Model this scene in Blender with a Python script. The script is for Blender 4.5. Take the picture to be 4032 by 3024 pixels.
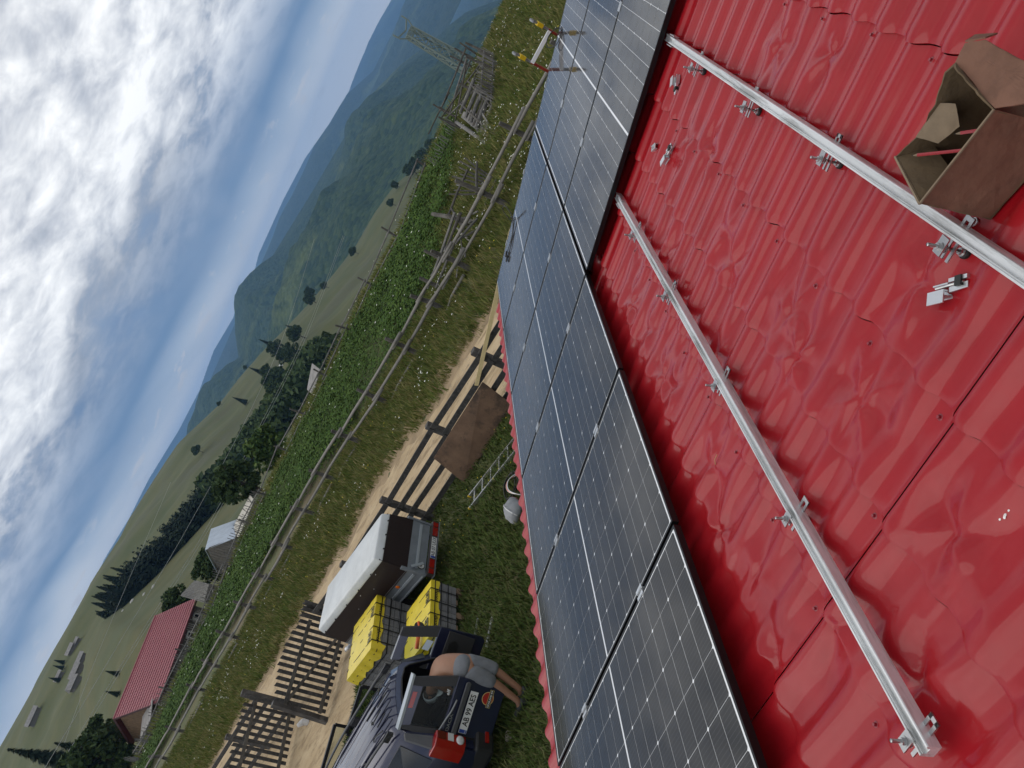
import bpy, bmesh, math, random
import numpy as np
from mathutils import Vector, Matrix, Euler
random.seed(7); RNG = np.random.default_rng(11)
for o in list(bpy.data.objects): bpy.data.objects.remove(o)
SC = bpy.context.scene; COL = SC.collection
R_ = math.radians

# ------------------------------------------------------------------ camera
CAMZ = 5.1
cd = bpy.data.cameras.new('camera'); cam = bpy.data.objects.new('camera', cd); COL.objects.link(cam)
rw = ((-0.07181940335788073, -0.5507572283023886, 0.8315698700494076),
      (-0.49565201819565474, 0.7432015342199586, 0.44942246983397915),
      (-0.8655466770543875, -0.3798920307215856, -0.32636022250626295))
m4 = Matrix.Identity(4)
for i in range(3):
    m4[i][0] = rw[i][0]; m4[i][1] = -rw[i][1]; m4[i][2] = -rw[i][2]
m4[2][3] = CAMZ
cam.matrix_world = m4
cd.lens = 26.935; cd.sensor_width = 36; cd.clip_start = 0.05; cd.clip_end = 40000
SC.camera = cam

# ------------------------------------------------------------------ sky and sun
SUN_EL, SUN_AZ = R_(44), R_(100)      # azimuth from +X towards +Y
wd = bpy.data.worlds.new('World'); SC.world = wd; wd.use_nodes = True
nt = wd.node_tree; nt.nodes.clear(); N = nt.nodes; L = nt.links
def wn(t, **k):
    n = N.new(t)
    for a, b in k.items(): setattr(n, a, b)
    return n
def wmath(op, a, b=None, c=None, clamp=False):
    n = N.new('ShaderNodeMath'); n.operation = op; n.use_clamp = clamp
    for i, v in enumerate((a, b, c)):
        if v is None: continue
        if isinstance(v, (int, float)): n.inputs[i].default_value = v
        else: L.new(v, n.inputs[i])
    return n.outputs[0]
def wramp(fac, pts):
    n = N.new('ShaderNodeValToRGB'); e = n.color_ramp.elements
    while len(e) < len(pts): e.new(0.5)
    for i, (p, c) in enumerate(pts):
        e[i].position = p; e[i].color = (c[0], c[1], c[2], 1) if not isinstance(c, (int, float)) else (c, c, c, 1)
    L.new(fac, n.inputs[0]); return n.outputs[0]
def wmix(f, a, b):
    n = N.new('ShaderNodeMix'); n.data_type = 'RGBA'
    if isinstance(f, (int, float)): n.inputs[0].default_value = f
    else: L.new(f, n.inputs[0])
    for i, v in ((6, a), (7, b)):
        if isinstance(v, tuple): n.inputs[i].default_value = (*v, 1)
        else: L.new(v, n.inputs[i])
    return n.outputs[2]
sky = wn('ShaderNodeTexSky', sky_type='NISHITA', sun_disc=False, sun_elevation=SUN_EL, sun_rotation=R_(90) - SUN_AZ)
sky.altitude = 900; sky.air_density = 1.0; sky.dust_density = 1.5
tc = wn('ShaderNodeTexCoord'); sep = wn('ShaderNodeSeparateXYZ'); L.new(tc.outputs['Generated'], sep.inputs[0])
zz = sep.outputs[2]
zc = wmath('ADD', wmath('MAXIMUM', zz, 0.0), 0.24)
com = wn('ShaderNodeCombineXYZ'); L.new(wmath('DIVIDE', sep.outputs[0], zc), com.inputs[0]); L.new(wmath('DIVIDE', sep.outputs[1], zc), com.inputs[1])
def wnoise(scale, detail, rough, dist=0.0, off=(0, 0, 0), sc=(1, 1, 1)):
    mp = wn('ShaderNodeMapping'); mp.inputs['Location'].default_value = off; mp.inputs['Scale'].default_value = sc
    L.new(com.outputs[0], mp.inputs[0])
    n = wn('ShaderNodeTexNoise'); n.inputs['Scale'].default_value = scale; n.inputs['Detail'].default_value = detail
    n.inputs['Roughness'].default_value = rough; n.inputs['Distortion'].default_value = dist
    L.new(mp.outputs[0], n.inputs['Vector']); return n.outputs[0]
big = wnoise(0.75, 3, 0.5, 0.4, (3.1, 1.7, 0))
puff = wnoise(2.3, 7, 0.58, 0.35, (0.4, 2.2, 0))
fine = wnoise(7.5, 4, 0.60, 0.3, (5.3, 0.2, 0))
strk = wnoise(0.9, 4, 0.55, 0.7, (1.0, 4.0, 0), (0.55, 1.0, 1))
den = wmath('ADD', wmath('MULTIPLY', puff, 0.62), wmath('ADD', wmath('MULTIPLY', big, 0.55), wmath('MULTIPLY', fine, 0.16)))   # ~0.66 mean
# cumulus amount grows with height above the horizon
amt = wramp(zz, [(0.085, 0.0), (0.16, 0.9), (0.24, 1.0), (0.36, 0.9), (1.0, 0.9)])
cover = wmath('MULTIPLY', wramp(den, [(0.53, 0), (0.61, 1)]), amt)
ccol = wramp(wmath('ADD', wmath('MULTIPLY', puff, 0.55), wmath('MULTIPLY', fine, 0.45)), [(0.34, (0.40, 0.43, 0.48)), (0.43, (0.60, 0.62, 0.66)), (0.505, (0.88, 0.89, 0.90)), (0.58, (1.15, 1.15, 1.13))])
dark = wramp(big, [(0.38, (0.46, 0.48, 0.52)), (0.50, (1, 1, 1))])
mul = wn('ShaderNodeMix', data_type='RGBA', blend_type='MULTIPLY'); mul.inputs[0].default_value = 1.0
L.new(ccol, mul.inputs[6]); L.new(dark, mul.inputs[7]); ccol = mul.outputs[2]
# grey blue layer behind, pale band on the horizon
lay = wramp(wmath('ADD', zz, wmath('MULTIPLY', wmath('SUBTRACT', strk, 0.5), 0.075)),
            [(0.0, (1.05, 1.02, 0.98)), (0.040, (0.86, 0.87, 0.87)), (0.060, (0.46, 0.53, 0.62)), (0.080, (0.145, 0.23, 0.37)), (0.13, (0.135, 0.215, 0.36)), (0.20, (0.27, 0.34, 0.45)), (0.34, (0.37, 0.39, 0.42)), (1.0, (0.40, 0.405, 0.41))])
wisp = wmath('MULTIPLY', wramp(strk, [(0.50, 0), (0.68, 1)]), wramp(zz, [(0.02, 0.0), (0.07, 0.75), (0.2, 0.55), (1.0, 0.4)]))
lay = wmix(wmath('MULTIPLY', wisp, 0.6), lay, (0.60, 0.64, 0.70))
lowp = wmath('MULTIPLY', wramp(fine, [(0.57, 0), (0.66, 1)]), wramp(zz, [(0.015, 0.0), (0.03, 0.8), (0.055, 0.8), (0.075, 0.0)]))
lay = wmix(lowp, lay, (0.80, 0.76, 0.72))
cl = wmix(cover, lay, ccol)
sc10 = wn('ShaderNodeVectorMath', operation='SCALE'); L.new(cl, sc10.inputs[0]); sc10.inputs[3].default_value = 10.0
fin = wmix(0.95, sky.outputs[0], sc10.outputs[0])
bg = wn('ShaderNodeBackground'); bg.inputs[1].default_value = 0.1; L.new(fin, bg.inputs[0])
wo = wn('ShaderNodeOutputWorld'); L.new(bg.outputs[0], wo.inputs[0])
sl = bpy.data.lights.new('sun', 'SUN'); sl.energy = 1.15; sl.angle = R_(62); sl.color = (1, 0.95, 0.88)
so = bpy.data.objects.new('sun', sl); COL.objects.link(so)
sd = Vector((math.cos(SUN_EL) * math.cos(SUN_AZ), math.cos(SUN_EL) * math.sin(SUN_AZ), math.sin(SUN_EL)))
so.rotation_euler = sd.to_track_quat('Z', 'Y').to_euler(); so.location = sd * 60
VS = SC.view_settings; VS.view_transform = 'Standard'; VS.look = 'None'; VS.exposure = 0.18; VS.gamma = 1.0; VS.use_curve_mapping = False
SC.render.engine = 'CYCLES'
SC.cycles.max_bounces = 6; SC.cycles.volume_bounces = 0; SC.cycles.transparent_max_bounces = 8

# ------------------------------------------------------------------ materials
MATS = {}
def mat(name, col, rough=0.6, var=0.0, vscale=5.0, bump=0.0, bscale=20.0, metal=0.0, coat=0.0, coatr=0.03, spec=0.5, col2=None, stretch=(1, 1, 1), trans=0.0, attr=None, world=False, dirt=None, dscale=2.0, emit=None):
    m = bpy.data.materials.new(name); m.use_nodes = True; t = m.node_tree; n = t.nodes; l = t.links
    b = n['Principled BSDF']
    b.inputs['Roughness'].default_value = rough; b.inputs['Metallic'].default_value = metal
    b.inputs['Coat Weight'].default_value = coat; b.inputs['Coat Roughness'].default_value = coatr
    b.inputs['Specular IOR Level'].default_value = spec
    b.inputs['Base Color'].default_value = (*col, 1)
    if trans: b.inputs['Transmission Weight'].default_value = trans
    c2 = col2 or tuple(min(1, c * (1 + var)) for c in col); c1 = col if col2 else tuple(c * (1 - var) for c in col)
    tcn = n.new('ShaderNodeTexCoord'); mp = n.new('ShaderNodeMapping'); mp.inputs['Scale'].default_value = stretch
    if world:
        g = n.new('ShaderNodeNewGeometry'); l.new(g.outputs['Position'], mp.inputs[0])
    else: l.new(tcn.outputs['Object'], mp.inputs[0])
    if var or col2:
        nz = n.new('ShaderNodeTexNoise'); nz.inputs['Scale'].default_value = vscale; nz.inputs['Detail'].default_value = 6; nz.inputs['Roughness'].default_value = 0.62
        l.new(mp.outputs[0], nz.inputs['Vector'])
        rp_ = n.new('ShaderNodeValToRGB'); rp_.color_ramp.elements[0].position = 0.33; rp_.color_ramp.elements[1].position = 0.67
        rp_.color_ramp.elements[0].color = (*c1, 1); rp_.color_ramp.elements[1].color = (*c2, 1)
        l.new(nz.outputs[0], rp_.inputs[0]); out = rp_.outputs[0]
        if attr:
            at = n.new('ShaderNodeAttribute'); at.attribute_name = 'rnd'
            r2 = n.new('ShaderNodeValToRGB'); e = r2.color_ramp.elements
            while len(e) < len(attr): e.new(0.5)
            for i, c in enumerate(attr): e[i].position = i / max(1, len(attr) - 1); e[i].color = (*c, 1)
            l.new(at.outputs['Fac'], r2.inputs[0])
            mx = n.new('ShaderNodeMix'); mx.data_type = 'RGBA'; mx.inputs[0].default_value = 0.75
            l.new(out, mx.inputs[6]); l.new(r2.outputs[0], mx.inputs[7]); out = mx.outputs[2]
        if dirt:
            nd = n.new('ShaderNodeTexNoise'); nd.inputs['Scale'].default_value = dscale; nd.inputs['Detail'].default_value = 8; nd.inputs['Roughness'].default_value = 0.7
            l.new(mp.outputs[0], nd.inputs['Vector'])
            rd = n.new('ShaderNodeValToRGB'); rd.color_ramp.elements[0].position = 0.5; rd.color_ramp.elements[1].position = 0.62
            rd.color_ramp.elements[0].color = (0, 0, 0, 1); rd.color_ramp.elements[1].color = (1, 1, 1, 1); l.new(nd.outputs[0], rd.inputs[0])
            mx = n.new('ShaderNodeMix'); mx.data_type = 'RGBA'; l.new(rd.outputs[0], mx.inputs[0]); l.new(out, mx.inputs[6]); mx.inputs[7].default_value = (*dirt, 1); out = mx.outputs[2]
        l.new(out, b.inputs['Base Color'])
    if bump:
        nb = n.new('ShaderNodeTexNoise'); nb.inputs['Scale'].default_value = bscale; nb.inputs['Detail'].default_value = 5
        l.new(mp.outputs[0], nb.inputs['Vector'])
        bp = n.new('ShaderNodeBump'); bp.inputs['Strength'].default_value = min(1, bump); bp.inputs['Distance'].default_value = 0.01 if not world else 0.05
        l.new(nb.outputs[0], bp.inputs['Height']); l.new(bp.outputs[0], b.inputs['Normal'])
    MATS[name] = m; return m
def M(k): return MATS[k]

# ------------------------------------------------------------------ mesh helpers
class MB:
    def __init__(s): s.v = []; s.f = []
    def add(s, vs, fs):
        o = len(s.v); s.v += [tuple(p) for p in vs]; s.f += [tuple(i + o for i in f) for f in fs]; return s
    def box(s, c, d, rot=None):
        hx, hy, hz = d[0] / 2, d[1] / 2, d[2] / 2
        pts = [Vector((x * hx, y * hy, z * hz)) for x in (-1, 1) for y in (-1, 1) for z in (-1, 1)]
        if rot is not None: pts = [rot @ p for p in pts]
        c = Vector(c)
        return s.add([p + c for p in pts], [(0, 1, 3, 2), (4, 6, 7, 5), (0, 4, 5, 1), (2, 3, 7, 6), (0, 2, 6, 4), (1, 5, 7, 3)])
    def bar(s, a, b, w, h, up=(0, 0, 1), jit=0.0):
        a = Vector(a); b = Vector(b); d = (b - a); ln = d.length; d.normalize(); up = Vector(up)
        x = d.cross(up)
        if x.length < 1e-4: x = d.cross(Vector((1, 0, 0)))
        x.normalize(); y = x.cross(d); pts = []
        for p in (a, b):
            for i, j in ((-1, -1), (1, -1), (1, 1), (-1, 1)):
                pts.append(p + x * (i * w / 2) + y * (j * h / 2) + Vector((random.uniform(-jit, jit), random.uniform(-jit, jit), random.uniform(-jit, jit))))
        return s.add(pts, [(0, 1, 2, 3), (7, 6, 5, 4), (0, 4, 5, 1), (1, 5, 6, 2), (2, 6, 7, 3), (3, 7, 4, 0)])
    def tube(s, pts, r, n=8, cap=True, jit=0.0):
        pts = [Vector(p) for p in pts]; k = len(pts); rr = r if isinstance(r, (list, tuple)) else [r] * k
        ref = None; vs = []
        for i in range(k):
            d = (pts[min(i + 1, k - 1)] - pts[max(i - 1, 0)]).normalized()
            if ref is None:
                ref = d.cross(Vector((0, 0, 1)))
                if ref.length < 1e-3: ref = d.cross(Vector((1, 0, 0)))
            ref = (ref - d * ref.dot(d)).normalized(); y = d.cross(ref)
            for j in range(n):
                a = 2 * math.pi * j / n; q = rr[i] * (1 + random.uniform(-jit, jit))
                vs.append(pts[i] + ref * (math.cos(a) * q) + y * (math.sin(a) * q))
        fs = [(i * n + j, i * n + (j + 1) % n, (i + 1) * n + (j + 1) % n, (i + 1) * n + j) for i in range(k - 1) for j in range(n)]
        if cap: fs += [tuple(reversed(range(n))), tuple(range((k - 1) * n, k * n))]
        return s.add(vs, fs)
    def lathe(s, c, prof, n=16, rot=None):
        vs = []; c = Vector(c)
        for r, z in prof:
            for j in range(n):
                a = 2 * math.pi * j / n; p = Vector((r * math.cos(a), r * math.sin(a), z))
                vs.append((rot @ p if rot is not None else p) + c)
        k = len(prof)
        fs = [(i * n + j, i * n + (j + 1) % n, (i + 1) * n + (j + 1) % n, (i + 1) * n + j) for i in range(k - 1) for j in range(n)]
        fs += [tuple(reversed(range(n))), tuple(range((k - 1) * n, k * n))]
        return s.add(vs, fs)
    def prism(s, poly, d):
        """closed polygon of 3-D points extruded by vector d"""
        k = len(poly); poly = [Vector(p) for p in poly]; d = Vector(d)
        return s.add(poly + [p + d for p in poly], [tuple(reversed(range(k))), tuple(range(k, 2 * k))] + [(i, (i + 1) % k, k + (i + 1) % k, k + i) for i in range(k)])
    def hexa(s, b, t):
        """bottom 4 and top 4 corner points"""
        return s.add(list(b) + list(t), [(3, 2, 1, 0), (4, 5, 6, 7), (0, 1, 5, 4), (1, 2, 6, 5), (2, 3, 7, 6), (3, 0, 4, 7)])
def link_mesh(name, v, f, m, parent=None, origin=(0, 0, 0), smooth=False):
    me = bpy.data.meshes.new(name); ox, oy, oz = origin
    me.from_pydata([(p[0] - ox, p[1] - oy, p[2] - oz) for p in v], [], f)
    if m is not None: me.materials.append(M(m) if isinstance(m, str) else m)
    if smooth: me.polygons.foreach_set('use_smooth', [True] * len(me.polygons))
    me.update()
    o = bpy.data.objects.new(name, me); COL.objects.link(o); o.parent = parent
    if parent is None: o.location = origin
    return o
def fix(o):
    bm = bmesh.new(); bm.from_mesh(o.data); bmesh.ops.recalc_face_normals(bm, faces=bm.faces); bm.to_mesh(o.data); bm.free(); return o
def bevel(o, w, seg=2):
    b = o.modifiers.new('bevel', 'BEVEL'); b.width = w; b.segments = seg; b.limit_method = 'ANGLE'; return o
def tag(o, label, cat, group=None):
    o['label'] = label; o['category'] = cat
    if group: o['group'] = group
    return o
def thing(name, label, cat, loc=(0, 0, 0), rotz=0.0, group=None):
    o = bpy.data.objects.new(name, None); COL.objects.link(o); o.location = loc; o.rotation_euler = (0, 0, rotz); o.empty_display_size = 0.2
    return tag(o, label, cat, group)
def part(name, mb, m, T, local=False, smooth=False, org=None):
    """mesh under a thing or part; coordinates are world unless local"""
    org = (0, 0, 0) if local else (org if org is not None else tuple(T.location))
    return fix(link_mesh(name, mb.v, mb.f, m, T, org, smooth))
def top(name, mb, m, label, cat, group=None, origin=(0, 0, 0), smooth=False):
    return tag(fix(link_mesh(name, mb.v, mb.f, m, None, origin, smooth)), label, cat, group)
def struct(name, v, f, m, smooth=True, kind='structure'):
    o = link_mesh(name, v, f, m, None, (0, 0, 0), smooth); o['kind'] = kind; return o
def copy_tree(o, parent=None):
    c = o.copy(); COL.objects.link(c); c.parent = parent
    for ch in list(o.children): copy_tree(ch, c)
    return c
def np_mesh(name, V, F, m, rnd=None, smooth=False):
    """V (n,3), F (k,3) triangles"""
    me = bpy.data.meshes.new(name); nv, nf = len(V), len(F)
    me.vertices.add(nv); me.vertices.foreach_set('co', np.ascontiguousarray(V, dtype=np.float32).ravel())
    me.loops.add(nf * 3); me.loops.foreach_set('vertex_index', np.ascontiguousarray(F, dtype=np.int32).ravel())
    me.polygons.add(nf); me.polygons.foreach_set('loop_start', np.arange(0, nf * 3, 3, dtype=np.int32))
    if rnd is not None:
        a = me.attributes.new('rnd', 'FLOAT', 'POINT'); a.data.foreach_set('value', np.ascontiguousarray(rnd, dtype=np.float32))
    me.materials.append(M(m) if isinstance(m, str) else m)
    me.update(calc_edges=True); me.validate()
    if smooth: me.polygons.foreach_set('use_smooth', np.ones(nf, dtype=bool))
    o = bpy.data.objects.new(name, me); COL.objects.link(o); return o
def scatter(protos, pos, rot, scl, tilt=0.0, hscl=None):
    """merge copies of (V,F) protos; returns V,F,rnd"""
    Vs, Fs, Rs = [], [], []; off = 0; which = RNG.integers(0, len(protos), len(pos))
    for k, (pv, pf) in enumerate(protos):
        idx = np.nonzero(which == k)[0]
        if len(idx) == 0: continue
        c, s = np.cos(rot[idx]), np.sin(rot[idx]); S = scl[idx]; HS = S if hscl is None else hscl[idx]
        x = pv[None, :, 0] * S[:, None]; y = pv[None, :, 1] * S[:, None]; z = pv[None, :, 2] * HS[:, None]
        if tilt: 
            tx = RNG.normal(0, tilt, len(idx))[:, None]; ty = RNG.normal(0, tilt, len(idx))[:, None]; x = x + z * tx; y = y + z * ty
        X = x * c[:, None] - y * s[:, None] + pos[idx, 0:1]; Y = x * s[:, None] + y * c[:, None] + pos[idx, 1:2]; Z = z + pos[idx, 2:3]
        n = pv.shape[0]; Vs.append(np.stack([X, Y, Z], 2).reshape(-1, 3))
        Fs.append((pf[None] + (np.arange(len(idx)) * n)[:, None, None] + off).reshape(-1, 3)); off += n * len(idx)
        Rs.append(np.repeat(RNG.random(len(idx)), n))
    return np.concatenate(Vs), np.concatenate(Fs), np.concatenate(Rs)
def text_geo(s, size, center=True, bold=0.0, xs=1.0):
    cu = bpy.data.curves.new('txt', 'FONT'); cu.body = s; cu.size = size; cu.offset = bold
    cu.align_x = 'CENTER' if center else 'LEFT'; cu.align_y = 'CENTER'; cu.resolution_u = 3
    o = bpy.data.objects.new('txt', cu); COL.objects.link(o); bpy.context.view_layer.update()
    me = bpy.data.meshes.new_from_object(o.evaluated_get(bpy.context.evaluated_depsgraph_get()))
    v = [(p.co.x * xs, p.co.y, 0) for p in me.vertices]; f = [tuple(p.vertices) for p in me.polygons]
    bpy.data.objects.remove(o); bpy.data.meshes.remove(me); bpy.data.curves.remove(cu); return v, f
def lettering(name, s, size, m, T, o, ex, ey, lift=0.002, bold=0.0, xs=1.0, world=True, org=None):
    """flat printed letters at o, written along ex with ey up"""
    v, f = text_geo(s, size, True, bold, xs); o = Vector(o); ex = Vector(ex).normalized(); ey = Vector(ey).normalized(); nn = ex.cross(ey)
    pts = [o + ex * p[0] + ey * p[1] + nn * lift for p in v]
    return link_mesh(name, pts, f, m, T, (org if org is not None else (tuple(T.location) if world else (0, 0, 0))))
def hashn(x, y, s=0):
    return np.modf(np.sin(x * 127.1 + y * 311.7 + s * 74.7) * 43758.5453)[0] % 1.0
def vnoise(x, y, s=0):
    xi, yi = np.floor(x), np.floor(y); fx, fy = x - xi, y - yi; fx = fx * fx * (3 - 2 * fx); fy = fy * fy * (3 - 2 * fy)
    h = lambda a, b: np.abs(hashn(a, b, s))
    return (h(xi, yi) * (1 - fx) + h(xi + 1, yi) * fx) * (1 - fy) + (h(xi, yi + 1) * (1 - fx) + h(xi + 1, yi + 1) * fx) * fy
def fbm(x, y, s=0, o=4):
    r = 0; a = 0.5
    for i in range(o): r = r + a * vnoise(x * 2 ** i, y * 2 ** i, s + i); a *= 0.5
    return r
# ------------------------------------------------------------------ terrain
mat('grass_ground', (0.062, 0.082, 0.024), 0.95, bump=0.8, bscale=3.0, col2=(0.105, 0.100, 0.040), vscale=0.35, world=True, dirt=(0.13, 0.105, 0.055), dscale=0.22)
mat('road_dirt', (0.36, 0.26, 0.145), 0.95, bump=1.0, bscale=9.0, col2=(0.47, 0.36, 0.22), vscale=2.2, world=True, stretch=(1, .35, 1), dirt=(0.25, 0.18, 0.10), dscale=2.6)
mat('bank_dirt', (0.22, 0.16, 0.09), 0.95, bump=0.9, bscale=5.0, col2=(0.33, 0.24, 0.14), vscale=1.5, world=True)
mat('meadow', (0.056, 0.068, 0.015), 0.95, bump=1.0, bscale=0.35, col2=(0.092, 0.088, 0.026), vscale=0.13, world=True, dirt=(0.060, 0.075, 0.022), dscale=0.03)
mat('meadow_far', (0.050, 0.066, 0.012), 0.95, bump=1.0, bscale=0.2, col2=(0.084, 0.088, 0.021), vscale=0.045, world=True, dirt=(0.062, 0.066, 0.022), dscale=0.012)

def forest_mat(name, c1, c2, glade, scale, gl):
    m = bpy.data.materials.new(name); m.use_nodes = True; n = m.node_tree.nodes; l = m.node_tree.links; b = n['Principled BSDF']; b.inputs['Roughness'].default_value = 1; b.inputs['Specular IOR Level'].default_value = 0.1
    g = n.new('ShaderNodeNewGeometry')
    vo = n.new('ShaderNodeTexVoronoi'); vo.inputs['Scale'].default_value = scale; l.new(g.outputs['Position'], vo.inputs['Vector'])
    hs = n.new('ShaderNodeSeparateColor'); l.new(vo.outputs['Color'], hs.inputs[0])
    r = n.new('ShaderNodeValToRGB'); r.color_ramp.elements[0].color = (*c1, 1); r.color_ramp.elements[1].color = (*c2, 1); l.new(hs.outputs[0], r.inputs[0])
    nz = n.new('ShaderNodeTexNoise'); nz.inputs['Scale'].default_value = gl; nz.inputs['Detail'].default_value = 7; nz.inputs['Roughness'].default_value = 0.65; nz.inputs['Distortion'].default_value = 0.6
    mp = n.new('ShaderNodeMapping'); mp.inputs['Scale'].default_value = (1, 1, 3.0); l.new(g.outputs['Position'], mp.inputs[0]); l.new(mp.outputs[0], nz.inputs['Vector'])
    rr = n.new('ShaderNodeValToRGB'); rr.color_ramp.elements[0].position = 0.56; rr.color_ramp.elements[1].position = 0.66; rr.color_ramp.elements[0].color = (0, 0, 0, 1); rr.color_ramp.elements[1].color = (1, 1, 1, 1); l.new(nz.outputs[0], rr.inputs[0])
    mx = n.new('ShaderNodeMix'); mx.data_type = 'RGBA'; l.new(rr.outputs[0], mx.inputs[0]); l.new(r.outputs[0], mx.inputs[6]); mx.inputs[7].default_value = (*glade, 1)
    l.new(mx.outputs[2], b.inputs['Base Color'])
    bp = n.new('ShaderNodeBump'); bp.inputs['Strength'].default_value = 1; bp.inputs['Distance'].default_value = 0.6 / scale; bp.invert = True
    l.new(vo.outputs['Distance'], bp.inputs['Height']); l.new(bp.outputs[0], b.inputs['Normal'])
    MATS[name] = m
forest_mat('forest', (0.020, 0.040, 0.020), (0.050, 0.078, 0.030), (0.105, 0.135, 0.05), 0.085, 0.0019)
forest_mat('forest_far', (0.022, 0.040, 0.024), (0.045, 0.066, 0.034), (0.085, 0.115, 0.05), 0.05, 0.0012)

def edge_x(y): return 37.6 + 4.4 * np.clip((14 - y) / 5, 0, 1) + 0.35 * np.sin(y * 0.7) + 0.25 * np.sin(y * 1.9) - 4.8 * np.clip((y - 36) / 16, 0, 1)
def ground_z(x, y):
    e = np.maximum(0, x - edge_x(y))
    z = -0.20 * np.minimum(e, 300) * np.clip(e / 6, 0, 1)
    un = 0.10 * (fbm(x * 0.25, y * 0.25, 3) - 0.47) + 0.03 * (fbm(x * 1.3, y * 1.3, 5) - 0.47)
    k = np.clip((x - 13.0) / 1.5, 0, 1) * np.clip((62 - x) / 4, 0, 1)
    return z + un * k
def axis(parts):
    a = []
    for s, e, st in parts: a += list(np.arange(s, e, st))
    return np.array(a + [parts[-1][1]])
gx = axis([(-2500, -200, 230), (-200, -30, 17), (-30, 4, 2), (4, 12, 1), (12, 46, 0.8), (46, 100, 3), (100, 360, 20)]); gy = axis([(-1500, -60, 120), (-60, -10, 5), (-10, 60, 0.8), (60, 120, 3), (120, 1500, 80)])
GX, GY = np.meshgrid(gx, gy, indexing='ij'); GZ = ground_z(GX, GY)
def grid_obj(name, X, Y, Z, m, smooth=True):
    a, b = X.shape; V = np.stack([X, Y, Z], 2).reshape(-1, 3)
    i, j = np.meshgrid(np.arange(a - 1), np.arange(b - 1), indexing='ij'); p = (i * b + j).ravel()
    F = np.concatenate([np.stack([p, p + b, p + b + 1], 1), np.stack([p, p + b + 1, p + 1], 1)])
    return np_mesh(name, V, F, m, None, smooth)
o = grid_obj('ground', GX, GY, GZ, 'grass_ground'); o['kind'] = 'structure'
def sheet(name, xl, xr, ys, m, lift, kind='structure', nx=14):
    """strip between xl(y) and xr(y) laid on the ground"""
    t = np.linspace(0, 1, nx)[:, None]; X = xl(ys)[None] * (1 - t) + xr(ys)[None] * t; Y = np.repeat(ys[None], nx, 0)
    o = grid_obj(name, X, Y, ground_z(X, Y) + lift, m); o['kind'] = kind; return o
ys = np.arange(-30, 110, 0.25)
rag = lambda y, s, a: a * (fbm(y * 0.55, y * 0 + s, int(s), 5) - 0.47) * 2
sheet('road', lambda y: 12.75 + rag(y, 3, 0.35) - 0.0 * y, lambda y: 16.5 + 0.012 * y + rag(y, 7, 0.8), ys, 'road_dirt', 0.012)
sheet('road_verge', lambda y: 15.9 + 0.012 * y + rag(y, 17, 0.4), lambda y: 18.0 + 0.012 * y + rag(y, 27, 1.1), ys, 'bank_dirt', 0.006)
yd = np.arange(13.9, 24.0, 0.2)
sheet('driveway', lambda y: 7.4 + 2.6 * np.clip((17.2 - y) / 3, 0, 1.2) ** 2 + 0 * y + rag(y, 31, 0.5) - 5.0 * np.clip((y - 17.5) / 3.0, 0, 1), lambda y: 13.2 + 0 * y, yd, 'road_dirt', 0.008)

# ---- hills as real relief: (azimuth deg from +X towards +Y, elevation seen from the house) give the crest heights at the given distance
def interp(tab, az):
    a, e = np.array(tab).T; return np.interp(az, a, e)
T_B = [(-30, -14), (20, -12), (30, -7.2), (33, -6.15), (35, -6.05), (38.4, -5.15), (42.3, -3.65), (45.6, -2.5), (50, -0.9), (52.7, 0.35), (53.5, 0.95), (55.6, 1.0), (57.8, 0.4), (60, -0.6), (64, -1.5), (80, -2)]
T_D = [(-30, -12), (10, -8.5), (15, -6.9), (17.5, -5.75), (18.6, -5.25), (21.1, -4.75), (23.8, -4.5), (26, -3.97), (29, -3.13), (31.5, -2.26), (33.3, -1.58), (35.7, -0.83), (38, -0.29), (39.8, 0.46), (41.4, 1.1), (44.1, 1.58), (47.1, 2.0), (48.5, 2.03), (51.7, 2.44), (56.5, 2.8), (61.4, 3.19), (66, 3.4), (80, 3.4)]
T_E = [(-30, -9.5), (0, -8.8), (4.3, -6.4), (6.2, -4.7), (8.7, -3.5), (11.1, -2.25), (14, -1.2), (17.2, -0.8), (18.7, -0.6), (21.5, -0.3), (26.8, 0.4), (29, 1.1), (30.5, 1.5), (32.8, 0.7), (34.4, -0.2), (37, 0.75), (39.6, 0.4), (45, 0.6), (60, 0.8), (80, 1)]
T_E2 = [(-30, -0.4), (0, -1.6), (7.3, -1.05), (9.3, -0.9), (12.4, -0.75), (14.6, 0.2), (17, 0.44), (18.7, 0.8), (20.4, 0.77), (24, 0.9), (30, 0.9), (80, 0.8)]
T_F = [(-30, 0.3), (0, -0.1), (7.7, 0.0), (9.5, 0.2), (11, 0.28), (14.3, 0.14), (17, 0.5), (19.8, 1.03), (23, 1.25), (27.2, 1.3), (28.7, 1.06), (30.3, 1.38), (32, 1.15), (34.6, 1.45), (37.6, 1.25), (40.6, 1.43), (44.3, 1.9), (47, 2.0), (50, 2.35), (52, 2.3), (60, 1.8), (80, 1.5)]
def hill_z(tab, az, r, r0, z0, r1, p, rough, s):
    """slope rising from z0 at r0 to the crest at r1, falling away behind"""
    zc = CAMZ + r1 * np.tan(np.radians(interp(tab, az)))
    t = np.clip((r - r0) / (r1 - r0), 0, 1)
    z = z0(az) + (zc - z0(az)) * (1 - (1 - t) ** p)
    z = z - np.maximum(0, r - r1) * 0.12 - np.maximum(0, r - r1) ** 2 / (r1 * 1.2)
    x, y = r * np.cos(np.radians(az)), r * np.sin(np.radians(az)); L_ = r1 / 9
    n1 = (fbm(x / L_, y / L_, s, 5) - 0.47) * rough * np.clip(4 * t * (1 - t), 0, 1) ** 0.7
    return z + n1
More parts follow.
